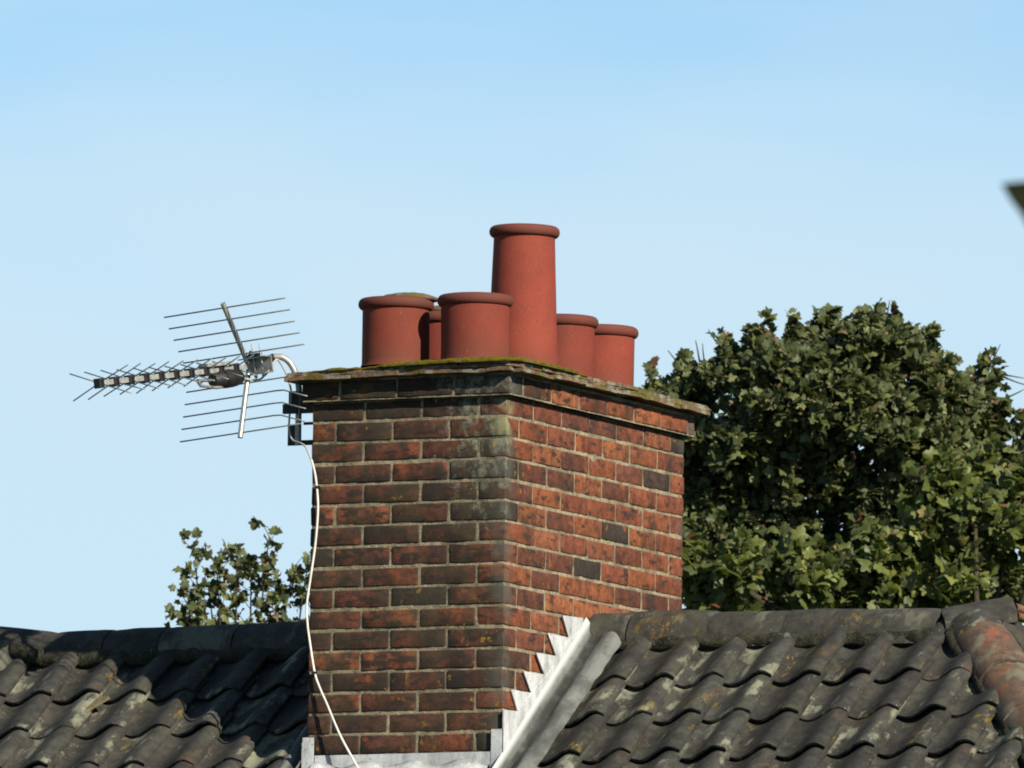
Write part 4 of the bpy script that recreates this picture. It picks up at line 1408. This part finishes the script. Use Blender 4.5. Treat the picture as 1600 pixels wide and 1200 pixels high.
sc85 = 210.5
lt = Tree('sycamore_tree', 'sparse young sycamore top showing above the left-hand ridge beside the chimney', (-21.606, 39.416, GZ), YAW, M_LEAF_D, 5)
Z85 = 3.301 - GZ
def L85(px, py, dy=0.0): return Vector(((px - 374) / sc85, dy, Z85 + (950 - py) / sc85))
root_ = L85(392, 1130, .1)
lt.shoot((.1, .2, -.2), root_, .12, .05, .02, n=8)
stems = [((300, 1060), (294, 846), .05), ((345, 1060), (332, 880), -.05), ((352, 1080), (360, 850), 0), ((400, 1060), (413, 838), -.05), ((385, 1060), (384, 872), .1), ((425, 1060), (452, 885), .05), ((455, 1060), (474, 880), 0), ((300, 1060), (286, 920), -.1), ((470, 1060), (492, 900), .1), ((280, 1080), (280, 955), 0), ((415, 1070), (428, 900), .12), ((330, 1070), (318, 915), .1)]
for (b_, t_, dy) in stems:
    B_, T_ = L85(*b_, dy * .5), L85(*t_, dy)
    lt.shoot(root_, B_, .02, .012, .05)
    pts = lt.shoot(B_, T_, .011, .004, .06, True, 8)
    lt.cluster(T_, (0, 0, 1), 6, .035, .074, .5)
    for k in range(3, 9):
        for s_ in range(3):
            p_ = pts[k - 1].lerp(pts[min(k, 8)], lt.r.random())
            e_ = p_ + Vector((lt.r.uniform(-.13, .13), lt.r.uniform(-.14, .14), lt.r.uniform(-.01, .13)))
            lt.shoot(p_, e_, .0035, .002, .15, True, 3)
            lt.cluster(e_, (e_ - p_) + Vector((0, 0, .05)), 3 if lt.r.random() < .7 else 4, .030, .066, .35)
lt.finish(in_view_front(lt, 298, Z85 - .15, (-.6, .62)))

# ------------------------------------------------------------------ small garden tree beside the viewpoint: one leaf tip reaches the frame
gt_x = EYE + FW * 5.8 + RT * .75
gt = empty('garden_tree', (gt_x.x, gt_x.y, GZ))
tag(gt, 'blurred dark leaf tip of a nearby tree poking into the sky at the right edge', 'tree')
GM = Matrix.Translation(Vector((-gt_x.x, -gt_x.y, -GZ)))
g = Geo()
top_ = Vector((gt_x.x, gt_x.y, EYE.z + .9))
g.tube([GM @ p for p in smoothpath([(gt_x.x, gt_x.y, GZ - .2), (gt_x.x + .05, gt_x.y - .03, GZ + 2), (gt_x.x - .02, gt_x.y + .04, GZ + 3.6), top_], 5)], [.06 - .05 * i / 15 for i in range(16)], 10)
g.build('trunk', M_BARK, gt)
ax_ = (RT * math.cos(RAD(27)) - UP * math.sin(RAD(27))).normalized()
wd_ = (RT * math.sin(RAD(27)) + UP * math.cos(RAD(27)) + FW * .35).normalized()
tip_ = EYE + (FW + RT * ((1564 - 800) / 17892.56) - UP * ((287 - 600) / 17892.56)) * 5.8
def big_leaf(tip, ax, wd, L=.125, wmax=.045):
    vs, fs = [], []
    n = 16
    nr = ax.cross(wd).normalized()
    for i in range(n + 1):
        t = i / n
        w_ = wmax * min(1.0, (t * L * .56) / wmax) ** .9 * (1 if t < .5 else math.cos((t - .5) * math.pi) ** .6 if t < .999 else .03)
        w_ *= 1 + .05 * math.sin(i * 2.4)
        for k in (-1, -.5, 0, .5, 1):
            vs.append(tip + ax * (t * L) + wd * (k * w_) + nr * (abs(k) * w_ * .25 - .006 * math.sin(t * 3)))
    for i in range(n):
        for k in range(4): fs.append((i*5+k, i*5+k+1, (i+1)*5+k+1, (i+1)*5+k))
    return [GM @ v for v in vs], fs
twig_end = tip_ + ax_ * .15
M_GLEAF = plain('dark_green_leaf', (0.012, 0.015, 0.007), 0.95, 0, .3, 60, 0.05)
link('leaf', mesh('leaf', *big_leaf(tip_, ax_, wd_), M_GLEAF), gt)
mid_ = twig_end.lerp(Vector((gt_x.x, gt_x.y, EYE.z - .25)), .5)
g = Geo(); g.tube([GM @ p for p in smoothpath([tip_ + ax_ * .124, twig_end, mid_ + UP * .02, Vector((gt_x.x - .01, gt_x.y + .01, EYE.z - .25))], 5)], [.0012 + .005 * i / 15 for i in range(16)], 8)
g.build('branch', M_BARK, gt)
for i in range(14):
    p_ = twig_end.lerp(Vector((gt_x.x, gt_x.y, EYE.z + .5)), rng.uniform(.45, 1.0)) + RT * rng.uniform(.1, .35) + UP * rng.uniform(-.25, .3)
    d_ = rnd_unit(rng); w_ = d_.orthogonal().normalized()
    link('leaf', mesh('leaf', *big_leaf(p_, d_, w_), M_GLEAF), gt)
    g2 = Geo(); q_ = p_ + d_ * .124; hub_ = Vector((gt_x.x, gt_x.y, q_.z - .1))
    g2.tube([GM @ q_, GM @ q_.lerp(hub_, .5), GM @ hub_], [.0012, .002, .004], 6); g2.build('branch', M_BARK, gt)
print('bricks', N_BR[0], 'tiles', n_tiles, 'leaves', len(bt.leaves), len(ft.leaves), len(lt.leaves))
